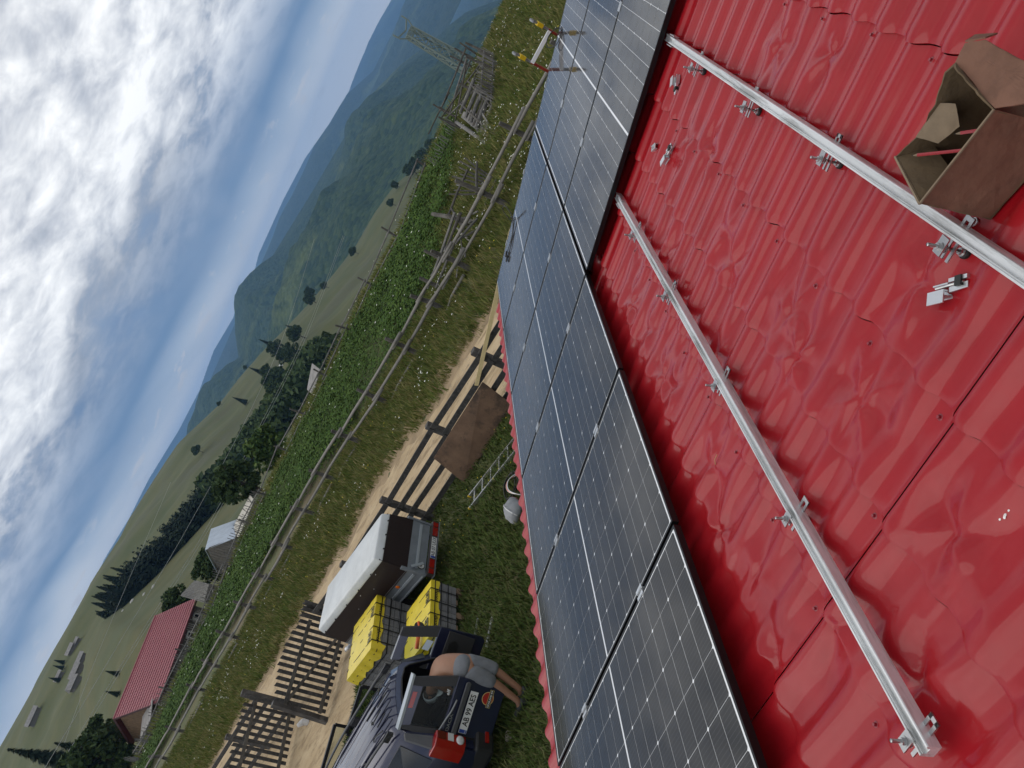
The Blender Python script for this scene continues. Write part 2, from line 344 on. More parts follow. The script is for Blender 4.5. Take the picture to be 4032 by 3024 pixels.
LAY = {
 'B': (T_B, 95, lambda a: -9.0 - 3 * np.clip((40 - a) / 20, 0, 2), 230, 1.25, 3.0, 41),
 'D': (T_D, 215, lambda a: CAMZ + 215 * np.tan(np.radians(np.minimum(interp(T_B, a), -0.2) - 2.2)), 620, 1.35, 12.0, 51),
 'E': (T_E, 800, lambda a: -130.0 + 0 * a, 3000, 1.1, 210.0, 61),
 'E2': (T_E2, 3200, lambda a: -220.0 + 0 * a, 5600, 1.1, 240.0, 71),
 'F': (T_F, 5800, lambda a: -300.0 + 0 * a, 9400, 1.1, 260.0, 81)}
def hz(k, az, r):
    tab, r0, z0, r1, p, rough, s = LAY[k]; return hill_z(tab, az, r, r0, z0, r1, p, rough, s)
def hill(k, name, m, da, nr, back=1.35):
    tab, r0, z0, r1, p, rough, s = LAY[k]
    az = np.arange(-28, 80, da); rr = np.concatenate([r0 + (r1 - r0) * np.linspace(0, 1, nr) , r1 * np.linspace(1.02, back, 6)])
    A, Rr = np.meshgrid(az, rr, indexing='ij'); Z = hz(k, A, Rr)
    o = grid_obj(name, Rr * np.cos(np.radians(A)), Rr * np.sin(np.radians(A)), Z, m); o['kind'] = 'structure'; return o
hill('B', 'meadow_slope', 'meadow', 0.4, 40)
hill('D', 'grass_hill', 'meadow_far', 0.25, 60)
hill('E', 'forest_hill', 'forest', 0.15, 100)
hill('E2', 'forest_ridge', 'forest_far', 0.2, 50)
hill('F', 'mountain_range', 'forest_far', 0.2, 40, 1.2)
vb = [(x, y, z) for x in (-2600, 12500) for y in (-1700, 12500) for z in (-460, 430)]
mh = bpy.data.materials.new('haze'); mh.use_nodes = True; mh.node_tree.nodes.clear()
pv = mh.node_tree.nodes.new('ShaderNodeVolumePrincipled'); pv.inputs['Color'].default_value = (0.25, 0.50, 0.92, 1); pv.inputs['Density'].default_value = 1.25e-4; pv.inputs['Anisotropy'].default_value = 0.0
mo = mh.node_tree.nodes.new('ShaderNodeOutputMaterial'); mh.node_tree.links.new(pv.outputs[0], mo.inputs['Volume']); MATS['haze'] = mh
struct('haze', vb, [(0, 1, 3, 2), (4, 6, 7, 5), (0, 4, 5, 1), (2, 3, 7, 6), (0, 2, 6, 4), (1, 5, 7, 3)], 'haze', False, 'stuff')
def polar(az, r): return r * math.cos(R_(az)), r * math.sin(R_(az))
def on_hill(k, az, el):
    """world point of slope k met when looking from the house along (az, el)"""
    tab, r0, z0, r1, *_ = LAY[k]
    for r in np.linspace(r0, r1, 600):
        if hz(k, np.array(az), np.array(r)) >= CAMZ + r * math.tan(R_(el)): break
    x, y = polar(az, r); return Vector((x, y, float(hz(k, np.array(az), np.array(r)))))
#SECTION3
# ------------------------------------------------------------------ house with the red roof
PITCH = R_(16.5); cP, sP = math.cos(PITCH), math.sin(PITCH)
RN = Vector((0, sP, cP)); RV = Vector((0, cP, -sP)); RU = Vector((1, 0, 0))
def rp(u, v, h=0.0):
    """point of the roof: u along the ridge, v down the slope, h above the sheet"""
    d = 0.12 - h
    return Vector((u, 1.469 + cP * v - sP * d, 3.331 - sP * v - cP * d))
mat('roof_red', (0.29, 0.0055, 0.0105), 0.42, var=0.10, vscale=3.0, bump=0.05, bscale=9.0, spec=0.15, coat=0.45, coatr=0.115, dirt=(0.305, 0.009, 0.014), dscale=5.0)
mat('screw_red', (0.22, 0.012, 0.02), 0.35, coat=0.3)
mat('plaster', (0.55, 0.50, 0.42), 0.9, var=0.1, bump=0.4, bscale=30)
mat('fascia_wood', (0.20, 0.11, 0.06), 0.7, var=0.3, stretch=(1, 12, 12))
LAM, U0, STEP, V0 = 0.185, 1.454, 0.35, -1.84
DENTS = [(3.183, -1.674, .13), (2.983, -0.943, .11), (2.816, -0.889, .10), (2.258, -0.965, .16), (2.112, -0.879, .10), (1.724, -0.965, .17), (1.222, -0.932, .18), (1.757, -1.332, .15), (2.283, -0.256, .14), (3.761, -0.189, .12), (3.393, -0.241, .12), (3.019, -0.188, .11), (2.881, -0.231, .10), (1.745, -0.237, .15), (2.759, -1.707, .08), (3.473, -1.159, .09), (3.813, -1.095, .10), (2.62, -0.55, .10), (3.55, -0.62, .11), (1.35, -0.45, .14), (2.05, -0.12, .1), (1.05, -0.6, .13), (4.0, -0.45, .1), (1.45, -0.12, .12)]
rd_ = random.Random(5); DENTS = [(a, b, r * 1.55, rd_.uniform(0, 6.28), rd_.choice((2, 3, 3, 4))) for a, b, r in DENTS]
def wave(u):
    q = np.abs(((u - U0) / LAM) % 1 - 0.5) * 2; t = np.clip((q - 0.12) / 0.68, 0, 1); return 1 - t * t * (3 - 2 * t) + 0.085 * np.exp(-((q - 0.80) / 0.06) ** 2) + 0.05 * np.exp(-(q / 0.10) ** 2)
def roof_h(u, v):
    w = wave(u); f = np.mod((v - V0) / STEP, 1.0)
    h = 0.0225 * w + 0.016 * f - 0.0042 * np.clip((f - 0.955) / 0.045, 0, 1) ** 1.5 + 0.0009 * np.exp(-((f - 0.90) / 0.025) ** 2) + 0.0015 * (fbm(u * 3, v * 3, 9) - 0.47)
    for a, b, r, ph, k in DENTS:
        du, dv = u - a, v - b; rr = np.sqrt(du * du + dv * dv) + 1e-6; th = np.arctan2(dv, du)
        sd0 = np.abs(np.mod(u - 1.40 + 0.555, 1.11) - 0.555); g = np.exp(-(rr / r) ** 2) * np.clip((sd0 - 0.012) / 0.07, 0, 1)
        if g.max() < 1e-3: continue
        fold = np.abs(np.mod((th + ph) * k / np.pi, 2) - 1) - 0.5
        h = h * (1 - 0.62 * g) + g * 0.008 + 0.13 * fold * (rr / r) * np.exp(-(rr / (0.45 * r)) ** 1.3) * np.clip((sd0 - 0.012) / 0.07, 0, 1) - 0.012 * np.exp(-(rr / 0.022) ** 2)
    return h
house = thing('house', 'low house with a red pressed metal tile roof carrying the solar panels', 'house', (3.0, 1.0, 0))
def roof_sheet(u0, u1, vt, ve, du, nv, side=1):
    V, F = [], []
    us = np.arange(u0, u1 + 1e-6, du); us[-1] = u1; nu = len(us); k = math.floor((vt - V0) / STEP) ; off = 0; w = wave(us)
    nv0 = nv
    while V0 + k * STEP < ve - 1e-6:
        nv = nv0 if -2.3 < V0 + k * STEP < 0.3 else 5
        a, b = max(vt, V0 + k * STEP), min(ve, V0 + (k + 1) * STEP); tt_ = np.linspace(0, 1, nv); tt_ = 1 - (1 - tt_) ** 1.45; vs = a + 1e-5 + (b - a - 2e-5) * tt_
        UU, VV = np.meshgrid(us, vs); H = roof_h(UU, VV); VV = VV + 0.012 * w[None] + 0.004 * np.sin(UU * 9 + k)
        d = 0.12 - H - (0.003 if side > 0 else 0)
        V.append(np.stack([UU, 1.469 + cP * VV - sP * d, 3.331 - sP * VV - cP * d], 2).reshape(-1, 3))
        i, j = np.meshgrid(np.arange(nv - 1), np.arange(nu - 1), indexing='ij'); p = (i * nu + j).ravel() + off
        F += [np.stack([p, p + nu, p + nu + 1], 1), np.stack([p, p + nu + 1, p + 1], 1)]; last = off + (nv - 1) * nu; off += nv * nu
        if b < ve - 1e-6:      # riser of the step
            lo = roof_h(us, np.full(nu, b + 1e-4)); vv = b + 0.012 * w + 0.004 * np.sin(us * 9 + k); dl = 0.12 - lo - 0.003; up = V[-1][-nu:]
            lowv = np.stack([us, 1.469 + cP * vv - sP * dl, 3.331 - sP * vv - cP * dl], 1); V.append(np.concatenate([up, lowv]))
            p = np.arange(nu - 1) + off; F += [np.stack([p, p + nu, p + nu + 1], 1), np.stack([p, p + nu + 1, p + 1], 1)]; off += 2 * nu
        k += 1
    V = np.concatenate(V) - np.array(house.location); F = np.concatenate(F)
    o = np_mesh('roof_sheet', V, F, 'roof_red', None, True); o.parent = house; return o
RIDGE = -2.95; EAVE = 2.16; FAR = 8.08; NEAR = -1.93
seams = [NEAR] + [1.40 + 1.11 * k for k in range(-2, 6)] + [FAR]
sheets = []
for i in range(len(seams) - 1):
    a, b = seams[i], seams[i + 1]; fine_ = a < 4.6 and b > 0.2
    sheets.append(roof_sheet(a + 0.004, b - 0.0045, RIDGE, EAVE, LAM / (20 if fine_ else 8), 24 if fine_ else 4))
mb = MB()     # back slope, plain tile sheet, and ridge cap
rY = rp(0, RIDGE).y; rZ = rp(0, RIDGE).z
for i in range(30):
    a = NEAR + (FAR - NEAR) * i / 30; b = NEAR + (FAR - NEAR) * (i + 1) / 30
    mb.add([(a, rY, rZ + 0.015), (b, rY, rZ + 0.015 + 0.012 * (i % 2)), (b, rY - 4.9, rZ - 4.9 * math.tan(PITCH) + 0.012 * (i % 2)), (a, rY - 4.9, rZ - 4.9 * math.tan(PITCH))], [(0, 3, 2, 1)])
part('back_slope', mb, 'roof_red', house)
mb = MB(); mb.tube([(NEAR, rY, rZ + 0.0), (FAR, rY, rZ + 0.0)], 0.075, 14); part('ridge_cap', mb, 'roof_red', house, smooth=True)
eY, eZ = rp(0, EAVE).y, rp(0, EAVE).z; bY = rY - 4.9
wz = eZ - 0.12
for nm, c, d in (('wall', ((NEAR + FAR) / 2, eY - 0.45, wz / 2), (FAR - NEAR - 0.5, 0.25, wz)), ('wall', ((NEAR + FAR) / 2, bY + 0.45, wz / 2), (FAR - NEAR - 0.5, 0.25, wz)),
                 ('gable_wall', (FAR - 0.38, (eY + bY) / 2, wz / 2), (0.25, eY - bY - 1.16, wz)), ('gable_wall', (NEAR + 0.38, (eY + bY) / 2, wz / 2), (0.25, eY - bY - 1.16, wz))):
    part(nm, MB().box(c, d), 'plaster', house)
for x in (FAR - 0.38, NEAR + 0.38):
    part('gable', MB().prism([(x - 0.12, bY + 0.5, wz + 0.004), (x - 0.12, eY - 0.5, wz + 0.004), (x - 0.12, rY, rZ - 0.14)], (0.24, 0, 0)), 'plaster', house)
part('eave_board', MB().bar(rp(NEAR, EAVE - 0.09, -0.06), rp(FAR, EAVE - 0.09, -0.06), 0.03, 0.09, RN), 'fascia_wood', house)
for x in (FAR - 0.03,): part('verge_board', MB().bar(rp(x, RIDGE + 0.05, -0.07), rp(x, EAVE - 0.12, -0.07), 0.03, 0.10, RN), 'fascia_wood', house)
def on_roof(u, v): return float(roof_h(np.array(float(u)), np.array(float(v - 0.02 * float(wave(np.array(u)))))))
RM = Matrix((RU, RV * -1, RN)).transposed()      # roof frame: x along ridge, y up the slope, z normal
# roofing screws
scr = None
spots = [(U0 + 0.37 * k, v) for v in (-1.808, -1.09, -0.385) for k in range(-3, 8)] + [(1.45, -0.767), (2.19, -2.2), (2.93, -2.5), (3.304, -2.2)]
for u, v in spots:
    sh = sheets[max(0, sum(1 for s_ in seams if s_ < u) - 1)]
    if scr is None:
        mb = MB(); mb.lathe((0, 0, 0), [(0.0105, -0.003), (0.0105, 0.001), (0.008, 0.003)], 12); mb.lathe((0, 0, 0), [(0.0052, 0.002), (0.0052, 0.0085), (0.0045, 0.0095)], 6)
        scr = fix(link_mesh('roof_screw', mb.v, mb.f, 'screw_red', sh)); o = scr
    else: o = scr.copy(); COL.objects.link(o); o.parent = sh
    uu = u + random.uniform(-.008, .008); vv = v + random.uniform(-.008, .008)
    o.matrix_local = Matrix.Translation(rp(uu, vv, on_roof(uu, vv) + 0.001)) @ RM.to_4x4()
    o.parent = house; o.matrix_local = Matrix.Translation(rp(uu, vv, on_roof(uu, vv) + 0.001) - house.location) @ RM.to_4x4()

# ------------------------------------------------------------------ solar panels
mat('panel_frame', (0.012, 0.012, 0.013), 0.35, metal=0.6, spec=0.5)
mat('backsheet', (0.78, 0.79, 0.80), 0.35, coat=0.8, coatr=0.04)
def cell_mat():
    m = bpy.data.materials.new('solar_cell'); m.use_nodes = True; n = m.node_tree.nodes; l = m.node_tree.links; b = n['Principled BSDF']
    tcn = n.new('ShaderNodeTexCoord'); sp = n.new('ShaderNodeSeparateXYZ'); l.new(tcn.outputs['Object'], sp.inputs[0])
    def mt(op, a, b_=None):
        q = n.new('ShaderNodeMath'); q.operation = op
        for i, v in enumerate((a, b_)):
            if v is None: continue
            if isinstance(v, (int, float)): q.inputs[i].default_value = v
            else: l.new(v, q.inputs[i])
        return q.outputs[0]
    fr = mt('ABSOLUTE', mt('SUBTRACT', mt('FRACT', mt('MULTIPLY', sp.outputs[0], 1 / 0.0182)), 0.5))
    ln = mt('LESS_THAN', fr, 0.035)
    oi = n.new('ShaderNodeObjectInfo'); rr = n.new('ShaderNodeValToRGB'); rr.color_ramp.elements[0].color = (0.0098, 0.0092, 0.0092, 1); rr.color_ramp.elements[1].color = (0.0130, 0.0122, 0.0120, 1); l.new(oi.outputs['Random'], rr.inputs[0])
    mx = n.new('ShaderNodeMix'); mx.data_type = 'RGBA'; l.new(ln, mx.inputs[0]); l.new(rr.outputs[0], mx.inputs[6]); mx.inputs[7].default_value = (0.065, 0.065, 0.066, 1)
    # dust film
    g = n.new('ShaderNodeNewGeometry'); nz = n.new('ShaderNodeTexNoise'); nz.inputs['Scale'].default_value = 6; nz.inputs['Detail'].default_value = 7; l.new(g.outputs['Position'], nz.inputs['Vector'])
    rd = n.new('ShaderNodeValToRGB'); rd.color_ramp.elements[0].position = 0.5; rd.color_ramp.elements[1].position = 0.85; rd.color_ramp.elements[0].color = (0, 0, 0, 1); rd.color_ramp.elements[1].color = (0.045, 0.045, 0.045, 1); l.new(nz.outputs[0], rd.inputs[0])
    m2 = n.new('ShaderNodeMix'); m2.data_type = 'RGBA'; l.new(rd.outputs[0], m2.inputs[0]); l.new(mx.outputs[2], m2.inputs[6]); m2.inputs[7].default_value = (0.3, 0.29, 0.27, 1)
    l.new(m2.outputs[2], b.inputs['Base Color']); b.inputs['Roughness'].default_value = 0.6; b.inputs['Specular IOR Level'].default_value = 0.1
    b.inputs['Coat Weight'].default_value = 1.0; b.inputs['Coat Roughness'].default_value = 0.055; b.inputs['Coat IOR'].default_value = 1.27
    MATS['solar_cell'] = m
cell_mat()
PW, PL, GAP = 1.134, 1.762, 0.020
def make_cell(topc):
    w, h, c = 0.0907, 0.0462, 0.0068
    p = [(-w, -h), (w, -h), (w, h - c), (w - c, h), (-w + c, h), (-w, h - c)]
    if not topc: p = [(x, -y) for x, y in reversed(p)]
    me = bpy.data.meshes.new('cell'); me.from_pydata([(x, y, 0) for x, y in p], [], [tuple(range(6))]); me.materials.append(M('solar_cell')); return me
CT, CB = make_cell(True), make_cell(False)
def make_panel():
    t = thing('solar_panel', '', 'solar panel')
    mb = MB()
    for s in (-1, 1):
        mb.box((s * (PW / 2 - 0.0055), 0, -0.015), (0.011, PL, 0.030)); mb.box((0, s * (PL / 2 - 0.0055), -0.0151), (PW - 0.022, 0.011, 0.0298))
        mb.box((s * (PW / 2 - 0.020), 0, -0.029), (0.018, PL - 0.03, 0.002))
    part('frame', mb, 'panel_frame', t, True)
    lam = part('laminate', MB().box((0, 0, -0.0045), (PW - 0.022, PL - 0.022, 0.005)), 'backsheet', t, True)
    for i in range(6):
        for j in range(18):
            y = (0.0060 + 0.0474 + (j - 9) * 0.0948) if j >= 9 else -(0.0060 + 0.0474 + (8 - j) * 0.0948)
            o = bpy.data.objects.new('cell', CT if j % 2 else CB); COL.objects.link(o); o.parent = lam; o.location = ((i - 2.5) * 0.1834, y, -0.0014)
    return t
pan0 = make_panel(); KX = lambda i: 4.5076 - i * 1.154
first = True
def place_panel(i, row, label, group):
    global first
    t = pan0 if first else copy_tree(pan0); first = False
    v = PL / 2 + 0.004 if row == 1 else -(PL / 2 + 0.022)
    t.matrix_world = Matrix.Translation(rp((KX(i) + KX(i + 1)) / 2, v, 0.12)) @ RM.to_4x4()
    tag(t, label, 'solar panel', group)
for i in range(-3, 3):
    place_panel(i, 1, 'black solar panel in the lower row running along the eave', 'solar panels of the lower row')
for i in range(-3, 0):
    place_panel(i, 2, 'black solar panel in the short upper row past the rail ends', 'solar panels of the upper row')
# clamps between the panels
mat('aluminium', (0.72, 0.73, 0.74), 0.32, metal=0.9, var=0.06, vscale=8, bump=0.05, bscale=60)
mat('aluminium_rail', (0.68, 0.69, 0.69), 0.36, metal=0.45, var=0.10, vscale=3, stretch=(0.6, 6, 6), dirt=(0.42, 0.42, 0.41), dscale=3.5)
mat('steel', (0.45, 0.45, 0.45), 0.3, metal=1.0, var=0.15, vscale=40)
mat('rubber', (0.008, 0.008, 0.008), 0.6)
mat('galva_dark', (0.10, 0.09, 0.085), 0.4, metal=0.7)
clp = thing('panel_clamp', 'silver mid clamp gripping two neighbouring solar panels', 'clamp', group='mid clamps in the panel gaps')
mb = MB(); mb.box((-0.0165, 0, 0.0025), (0.017, 0.062, 0.0045)); mb.box((0.0165, 0.0, 0.0025), (0.017, 0.062, 0.0045)); mb.box((-0.0075, 0, -0.010), (0.003, 0.062, 0.022)); mb.box((0.0075, 0, -0.010), (0.003, 0.062, 0.022)); mb.box((0, 0, -0.020), (0.014, 0.062, 0.003))
part('bracket', mb, 'aluminium', clp, True)
part('bolt', MB().lathe((0, 0, -0.018), [(0.0062, 0), (0.0062, 0.009), (0.005, 0.010)], 10), 'steel', clp, True)
places = [(k, v) for k in (-2, -1, 0, 1, 2) for v in (0.416, 1.265)] + [(k, v) for k in (-2, -1) for v in (-0.53, -1.46)]
for q, (k, v) in enumerate(places):
    t = clp if q == 0 else copy_tree(clp)
    t.matrix_world = Matrix.Translation(rp(KX(k), v, 0.12)) @ RM.to_4x4()
ecl = tag(fix(link_mesh('end_clamp', *(lambda b: (b.v, b.f))(MB().box((-0.006, 0, 0.0025), (0.022, 0.055, 0.0045)).box((0.010, 0, -0.014), (0.012, 0.055, 0.034))), 'aluminium')), 'silver end clamp on the outer edge of the far solar panels', 'clamp', 'end clamps on the outer panel edge')
for q, v in enumerate((0.46, 1.28, -0.44, -1.46)):
    t = ecl if q == 0 else ecl.copy()
    if q: COL.objects.link(t)
    t.matrix_world = Matrix.Translation(rp(KX(-3) - 0.004, v, 0.12)) @ RM.to_4x4()

# ------------------------------------------------------------------ rails still waiting for panels
def rail(name_label, a, b):
    """a, b: (u, v) of the centre line ends"""
    t = thing('mounting_rail', name_label, 'rail', tuple(rp(a[0], a[1], 0.05)), group='bare mounting rails on the roof')
    ax = (rp(*b, 0.085) - rp(*a, 0.085)).normalized(); sd_ = ax.cross(RN)
    prof = [(-.018, -.036), (.018, -.036), (.018, -.003), (.0165, 0), (.012, 0), (.012, -.0035), (.0085, -.0035), (.0085, -.012), (-.0085, -.012), (-.0085, -.0035), (-.012, -.0035), (-.012, 0), (-.0165, 0), (-.018, -.003)]
    A, B = rp(*a, 0.088), rp(*b, 0.088); n = len(prof)
    mb = MB(); vs = [p + sd_ * x + RN * y for p in (A, B) for x, y in prof]
    mb.add(vs, [(i, (i + 1) % n, n + (i + 1) % n, n + i) for i in range(n)] + [tuple(range(n))[::-1], tuple(range(n, 2 * n))])
    part('rail_profile', mb, 'aluminium_rail', t)
    # slotted splice sticking out of the far end
    mb = MB(); A2 = A - ax * 0.10
    for s in (-1, 1): mb.bar(A2 + sd_ * (0.0155 * s) + RN * -0.020, A + ax * 0.05 + sd_ * (0.0155 * s) + RN * -0.020, 0.003, 0.034, RN)
    mb.bar(A2 + RN * -0.034, A + ax * 0.05 + RN * -0.034, 0.030, 0.003, RN)
    for k in range(6): p = A2 + ax * (0.008 + 0.018 * k); mb.bar(p + RN * -0.008, p + ax * 0.008 + RN * -0.008, 0.030, 0.002, RN)
    part('splice', mb, 'aluminium', t)
    mb = MB()
    for s in (-1, 1): mb.bar(A - ax * 0.02 + sd_ * (0.026 * s) + RN * -0.014, A + ax * 0.07 + sd_ * (0.026 * s) + RN * -0.014, 0.003, 0.03, RN)
    part('splice_plate', mb, 'aluminium', t); return t
rail('long silver mounting rail running under the cardboard box', (4.42, -1.464), (0.2, -1.507))
rail('silver mounting rail that ends free above the lower panel row', (4.42, -0.542), (0.889, -0.577))
hb = thing('hanger_bolt', 'steel hanger bolt with slotted plate carrying the rail near the box', 'bolt', group='hanger bolts of the upper rail')
mb = MB(); mb.lathe((0, 0, 0), [(0.0048, 0.0), (0.0048, 0.113), (0.0042, 0.115)], 10); part('stud', mb, 'steel', hb, True, True)
part('rubber_seal', MB().lathe((0, 0, 0), [(0.0165, -0.002), (0.0165, 0.012), (0.011, 0.017)], 16), 'rubber', hb, True, True)
mb = MB(); mb.lathe((0, 0, 0), [(0.0095, 0.017), (0.0095, 0.025)], 6); mb.lathe((0, 0, 0), [(0.012, 0.0155), (0.012, 0.0175)], 14); part('lower_nut', mb, 'steel', hb, True)
pl = MB(); pl.bar((-0.012, -0.088, 0.049), (-0.012, 0.03, 0.049), 0.010, 0.0045); pl.bar((0.012, -0.088, 0.049), (0.012, 0.03, 0.049), 0.010, 0.0045); pl.bar((0, -0.088, 0.049), (0, -0.076, 0.049), 0.034, 0.0045)
pl.v = [(x, -y, z) for x, y, z in pl.v]
part('slotted_plate', pl, 'steel', hb, True); part('side_plate', MB().box((0, 0.004, 0.078), (0.032, 0.046, 0.0045)), 'steel', hb, True)
mb = MB()
for z in (0.082, 0.067): mb.lathe((0, 0, z), [(0.0095, 0), (0.0095, 0.008)], 6); mb.lathe((0, 0, z - 0.0015), [(0.0125, 0), (0.0125, 0.0015)], 14)
part('nut', mb, 'steel', hb, True)
H1 = [(3.912, -1.414), (3.138, -1.417), (2.391, -1.438), (1.663, -1.446)]; H2 = [(3.933, -0.514), (3.175, -0.522), (2.405, -0.530), (1.66, -0.537), (0.932, -0.543)]
for q, (u, v) in enumerate(H1 + H2):
    t = hb if q == 0 else copy_tree(hb)
    if q >= 4: tag(t, 'steel hanger bolt with slotted plate carrying the free ending rail', 'bolt', 'hanger bolts of the lower rail')
    t.matrix_world = Matrix.Translation(rp(u, v, on_roof(u, v) * 0.8)) @ RM.to_4x4() @ Matrix.Rotation(random.uniform(-.12, .12), 4, 'Z')
# ------------------------------------------------------------------ small things lying on the roof
def loose_clamp(u, v, rz, label, kind):
    h = on_roof(u, v) + 0.002; t = thing('loose_clamp', label, 'clamp')
    if kind == 0:      # full mid clamp with its channel block
        part('top_plate', MB().box((-0.008, 0.0, 0.030), (0.030, 0.055, 0.004)).box((0.009, 0, 0.025), (0.004, 0.055, 0.014)), 'aluminium', t, True)
        part('channel_block', MB().box((0.012, 0, 0.001), (0.040, 0.052, 0.004)).box((-0.004, 0, 0.012), (0.004, 0.05, 0.022)).box((0.029, 0, 0.010), (0.004, 0.05, 0.018)), 'aluminium', t, True)
        part('leg_piece', MB().bar((0.012, 0.03, 0.016), (0.016, 0.085, 0.012), 0.016, 0.004).bar((0.034, 0.03, 0.016), (0.036, 0.085, 0.012), 0.010, 0.012), 'aluminium', t, True)
        part('bolt', MB().tube([(0.02, -0.01, 0.022), (0.024, 0.075, 0.016)], 0.004, 8), 'steel', t, True)
        part('rubber_foot', MB().box((0.028, 0.062, 0.014), (0.026, 0.020, 0.020)), 'rubber', t, True)
    else:
        part('top_plate', MB().box((0, 0, 0.014), (0.028, 0.055, 0.004)).box((-0.012, 0, 0.008), (0.004, 0.055, 0.014)), 'aluminium', t, True)
        part('side_lip', MB().box((0.016, 0, 0.010), (0.004, 0.055, 0.020)), 'aluminium', t, True)
        part('bolt', MB().lathe((0, 0, 0.015), [(0.006, 0), (0.006, 0.006), (0.003, 0.007)], 10), 'steel', t, True)
    t.matrix_world = Matrix.Translation(rp(u, v, h)) @ RM.to_4x4() @ Matrix.Rotation(rz, 4, 'Z')
loose_clamp(1.66, -1.325, 0.9, 'loose silver clamp with black foot lying between the rails near the box', 0)
loose_clamp(4.27, -1.288, 2.4, 'loose silver clamp half tucked by the upper panel edge near the upper rail', 0)
loose_clamp(3.95, -0.949, 0.5, 'loose silver clamp lying open between the two rails by the panels', 0)
loose_clamp(4.264, -0.926, 0.9, 'small flat silver clamp plate beside the dark panel edge', 1)
mb = MB(); rr_ = [(0.0095 * math.cos(a), 0.0095 * math.sin(a), 0.0004 * a) for a in np.linspace(0, 5.9, 18)]; mb.tube(rr_, 0.0022, 6)
o = top('spring_washer', mb, 'aluminium', 'small split spring washer lying next to the cardboard box', 'washer', smooth=True)
o.matrix_world = Matrix.Translation(rp(1.681, -1.518, on_roof(1.681, -1.518) + 0.004)) @ RM.to_4x4()
mat('dry_grass', (0.42, 0.27, 0.12), 0.8); mat('dropping', (0.75, 0.72, 0.70), 0.8, var=0.2, vscale=60)
o = top('dry_grass_stalk', MB().tube([(0, 0, 0.004), (0.018, 0.012, 0.006), (0.022, 0.034, 0.004)], 0.0013, 5), 'dry_grass', 'curled dry grass stalk lying on the red sheet', 'stalk'); o.matrix_world = Matrix.Translation(rp(2.253, -0.271, on_roof(2.253, -0.271) + 0.002)) @ RM.to_4x4()
mb = MB()
for k in range(9):
    a = random.uniform(0, 6.28); r = random.uniform(0, 0.012); mb.lathe((r * math.cos(a) * 0.6, r * math.sin(a) * 2.2, 0), [(random.uniform(.002, .005), 0.0), (0.0015, 0.001)], 7)
o = top('bird_dropping', mb, 'dropping', 'pale bird dropping splashed on the red sheet below the box', 'dropping'); o.matrix_world = Matrix.Translation(rp(1.144, -1.055, on_roof(1.144, -1.055) + 0.003)) @ RM.to_4x4()
# cardboard box
mat('cardboard', (0.165, 0.078, 0.048), 0.85, var=0.12, vscale=7, bump=0.25, bscale=30, dirt=(0.13, 0.062, 0.038), dscale=9)
mat('cardboard_in', (0.105, 0.07, 0.036), 0.9, var=0.14, vscale=9, bump=0.4, bscale=40)
mat('torn_paper', (0.19, 0.14, 0.09), 0.9, var=0.15, vscale=20)
mat('marker_red', (0.30, 0.012, 0.02), 0.35, coat=0.4)
bxT = thing('cardboard_box', 'torn open brown cardboard box holding red pencils', 'box', tuple(rp(1.69, -1.68, 0.02)))
hb_ = 0.028
rimz = 0.215
A_, B_, C_, D_ = (1.640, -1.540), (1.570, -1.775), (1.815, -1.598), (1.750, -1.830)   # rim corners u,v
def slab(name, p, q, z0, z1, m, th=0.004, topcut=None, mi=None):
    """upright wall between two plan points"""
    n = 10 if topcut else 1; a = np.array(p); b = np.array(q); dirn = (b - a) / np.linalg.norm(b - a); nrm = np.array((-dirn[1], dirn[0])) * th
    outer, inner = [], []
    for i in range(n + 1):
        s = i / n; pt = a + (b - a) * s; zt = z1 + (topcut[i] if topcut else 0)
        outer.append((pt, zt)); inner.append((pt + nrm, zt))
    V, F = [], []
    for i in range(n + 1):
        V += [rp(*outer[i][0], z0), rp(*outer[i][0], outer[i][1]), rp(*inner[i][0], z0), rp(*inner[i][0], inner[i][1])]
    for i in range(n):
        k = 4 * i; F += [(k, k + 4, k + 5, k + 1), (k + 2, k + 3, k + 7, k + 6), (k + 1, k + 5, k + 7, k + 3), (k, k + 2, k + 6, k + 4)]
    F += [(0, 1, 3, 2), (4 * n, 4 * n + 2, 4 * n + 3, 4 * n + 1)]
    mb = MB(); mb.add(V, F); return part(name, mb, m, bxT)
slab('side', A_, B_, hb_, rimz, 'cardboard'); slab('side', C_, A_, hb_, rimz, 'cardboard_in'); 
slab('side', B_, D_, hb_, rimz, 'cardboard_in', topcut=[0, .004, .008, .012, .010, .016, .02, .018, .024, .02, .012])
slab('side', D_, C_, hb_, rimz, 'cardboard_in', topcut=[.012, .022, .012, .005, -.006, -.004, -.014, -.02, -.012, -.004, 0])
part('bottom', MB().hexa([rp(*A_, hb_ - .004), rp(*B_, hb_ - .004), rp(*D_, hb_ - .004), rp(*C_, hb_ - .004)], [rp(*A_, hb_ + .002), rp(*B_, hb_ + .002), rp(*D_, hb_ + .002), rp(*C_, hb_ + .002)]), 'cardboard_in', bxT)
def flapq(name, pts, m, th=0.004):
    n = (pts[1] - pts[0]).cross(pts[2] - pts[0]).normalized() * th; return part(name, MB().prism(pts, n), m, bxT)
flapq('flap', [rp(1.64, -1.542, rimz), rp(1.813, -1.60, rimz), rp(1.80, -1.645, rimz - .075), rp(1.67, -1.60, rimz - .085)], 'cardboard_in')
flapq('flap', [rp(1.572, -1.776, rimz), rp(1.75, -1.831, rimz + .012), rp(1.755, -1.872, rimz + .012), rp(1.70, -1.890, rimz + .008), rp(1.62, -1.875, rimz - .02), rp(1.50, -1.862, rimz - .045), rp(1.47, -1.83, rimz - .03)], 'cardboard')
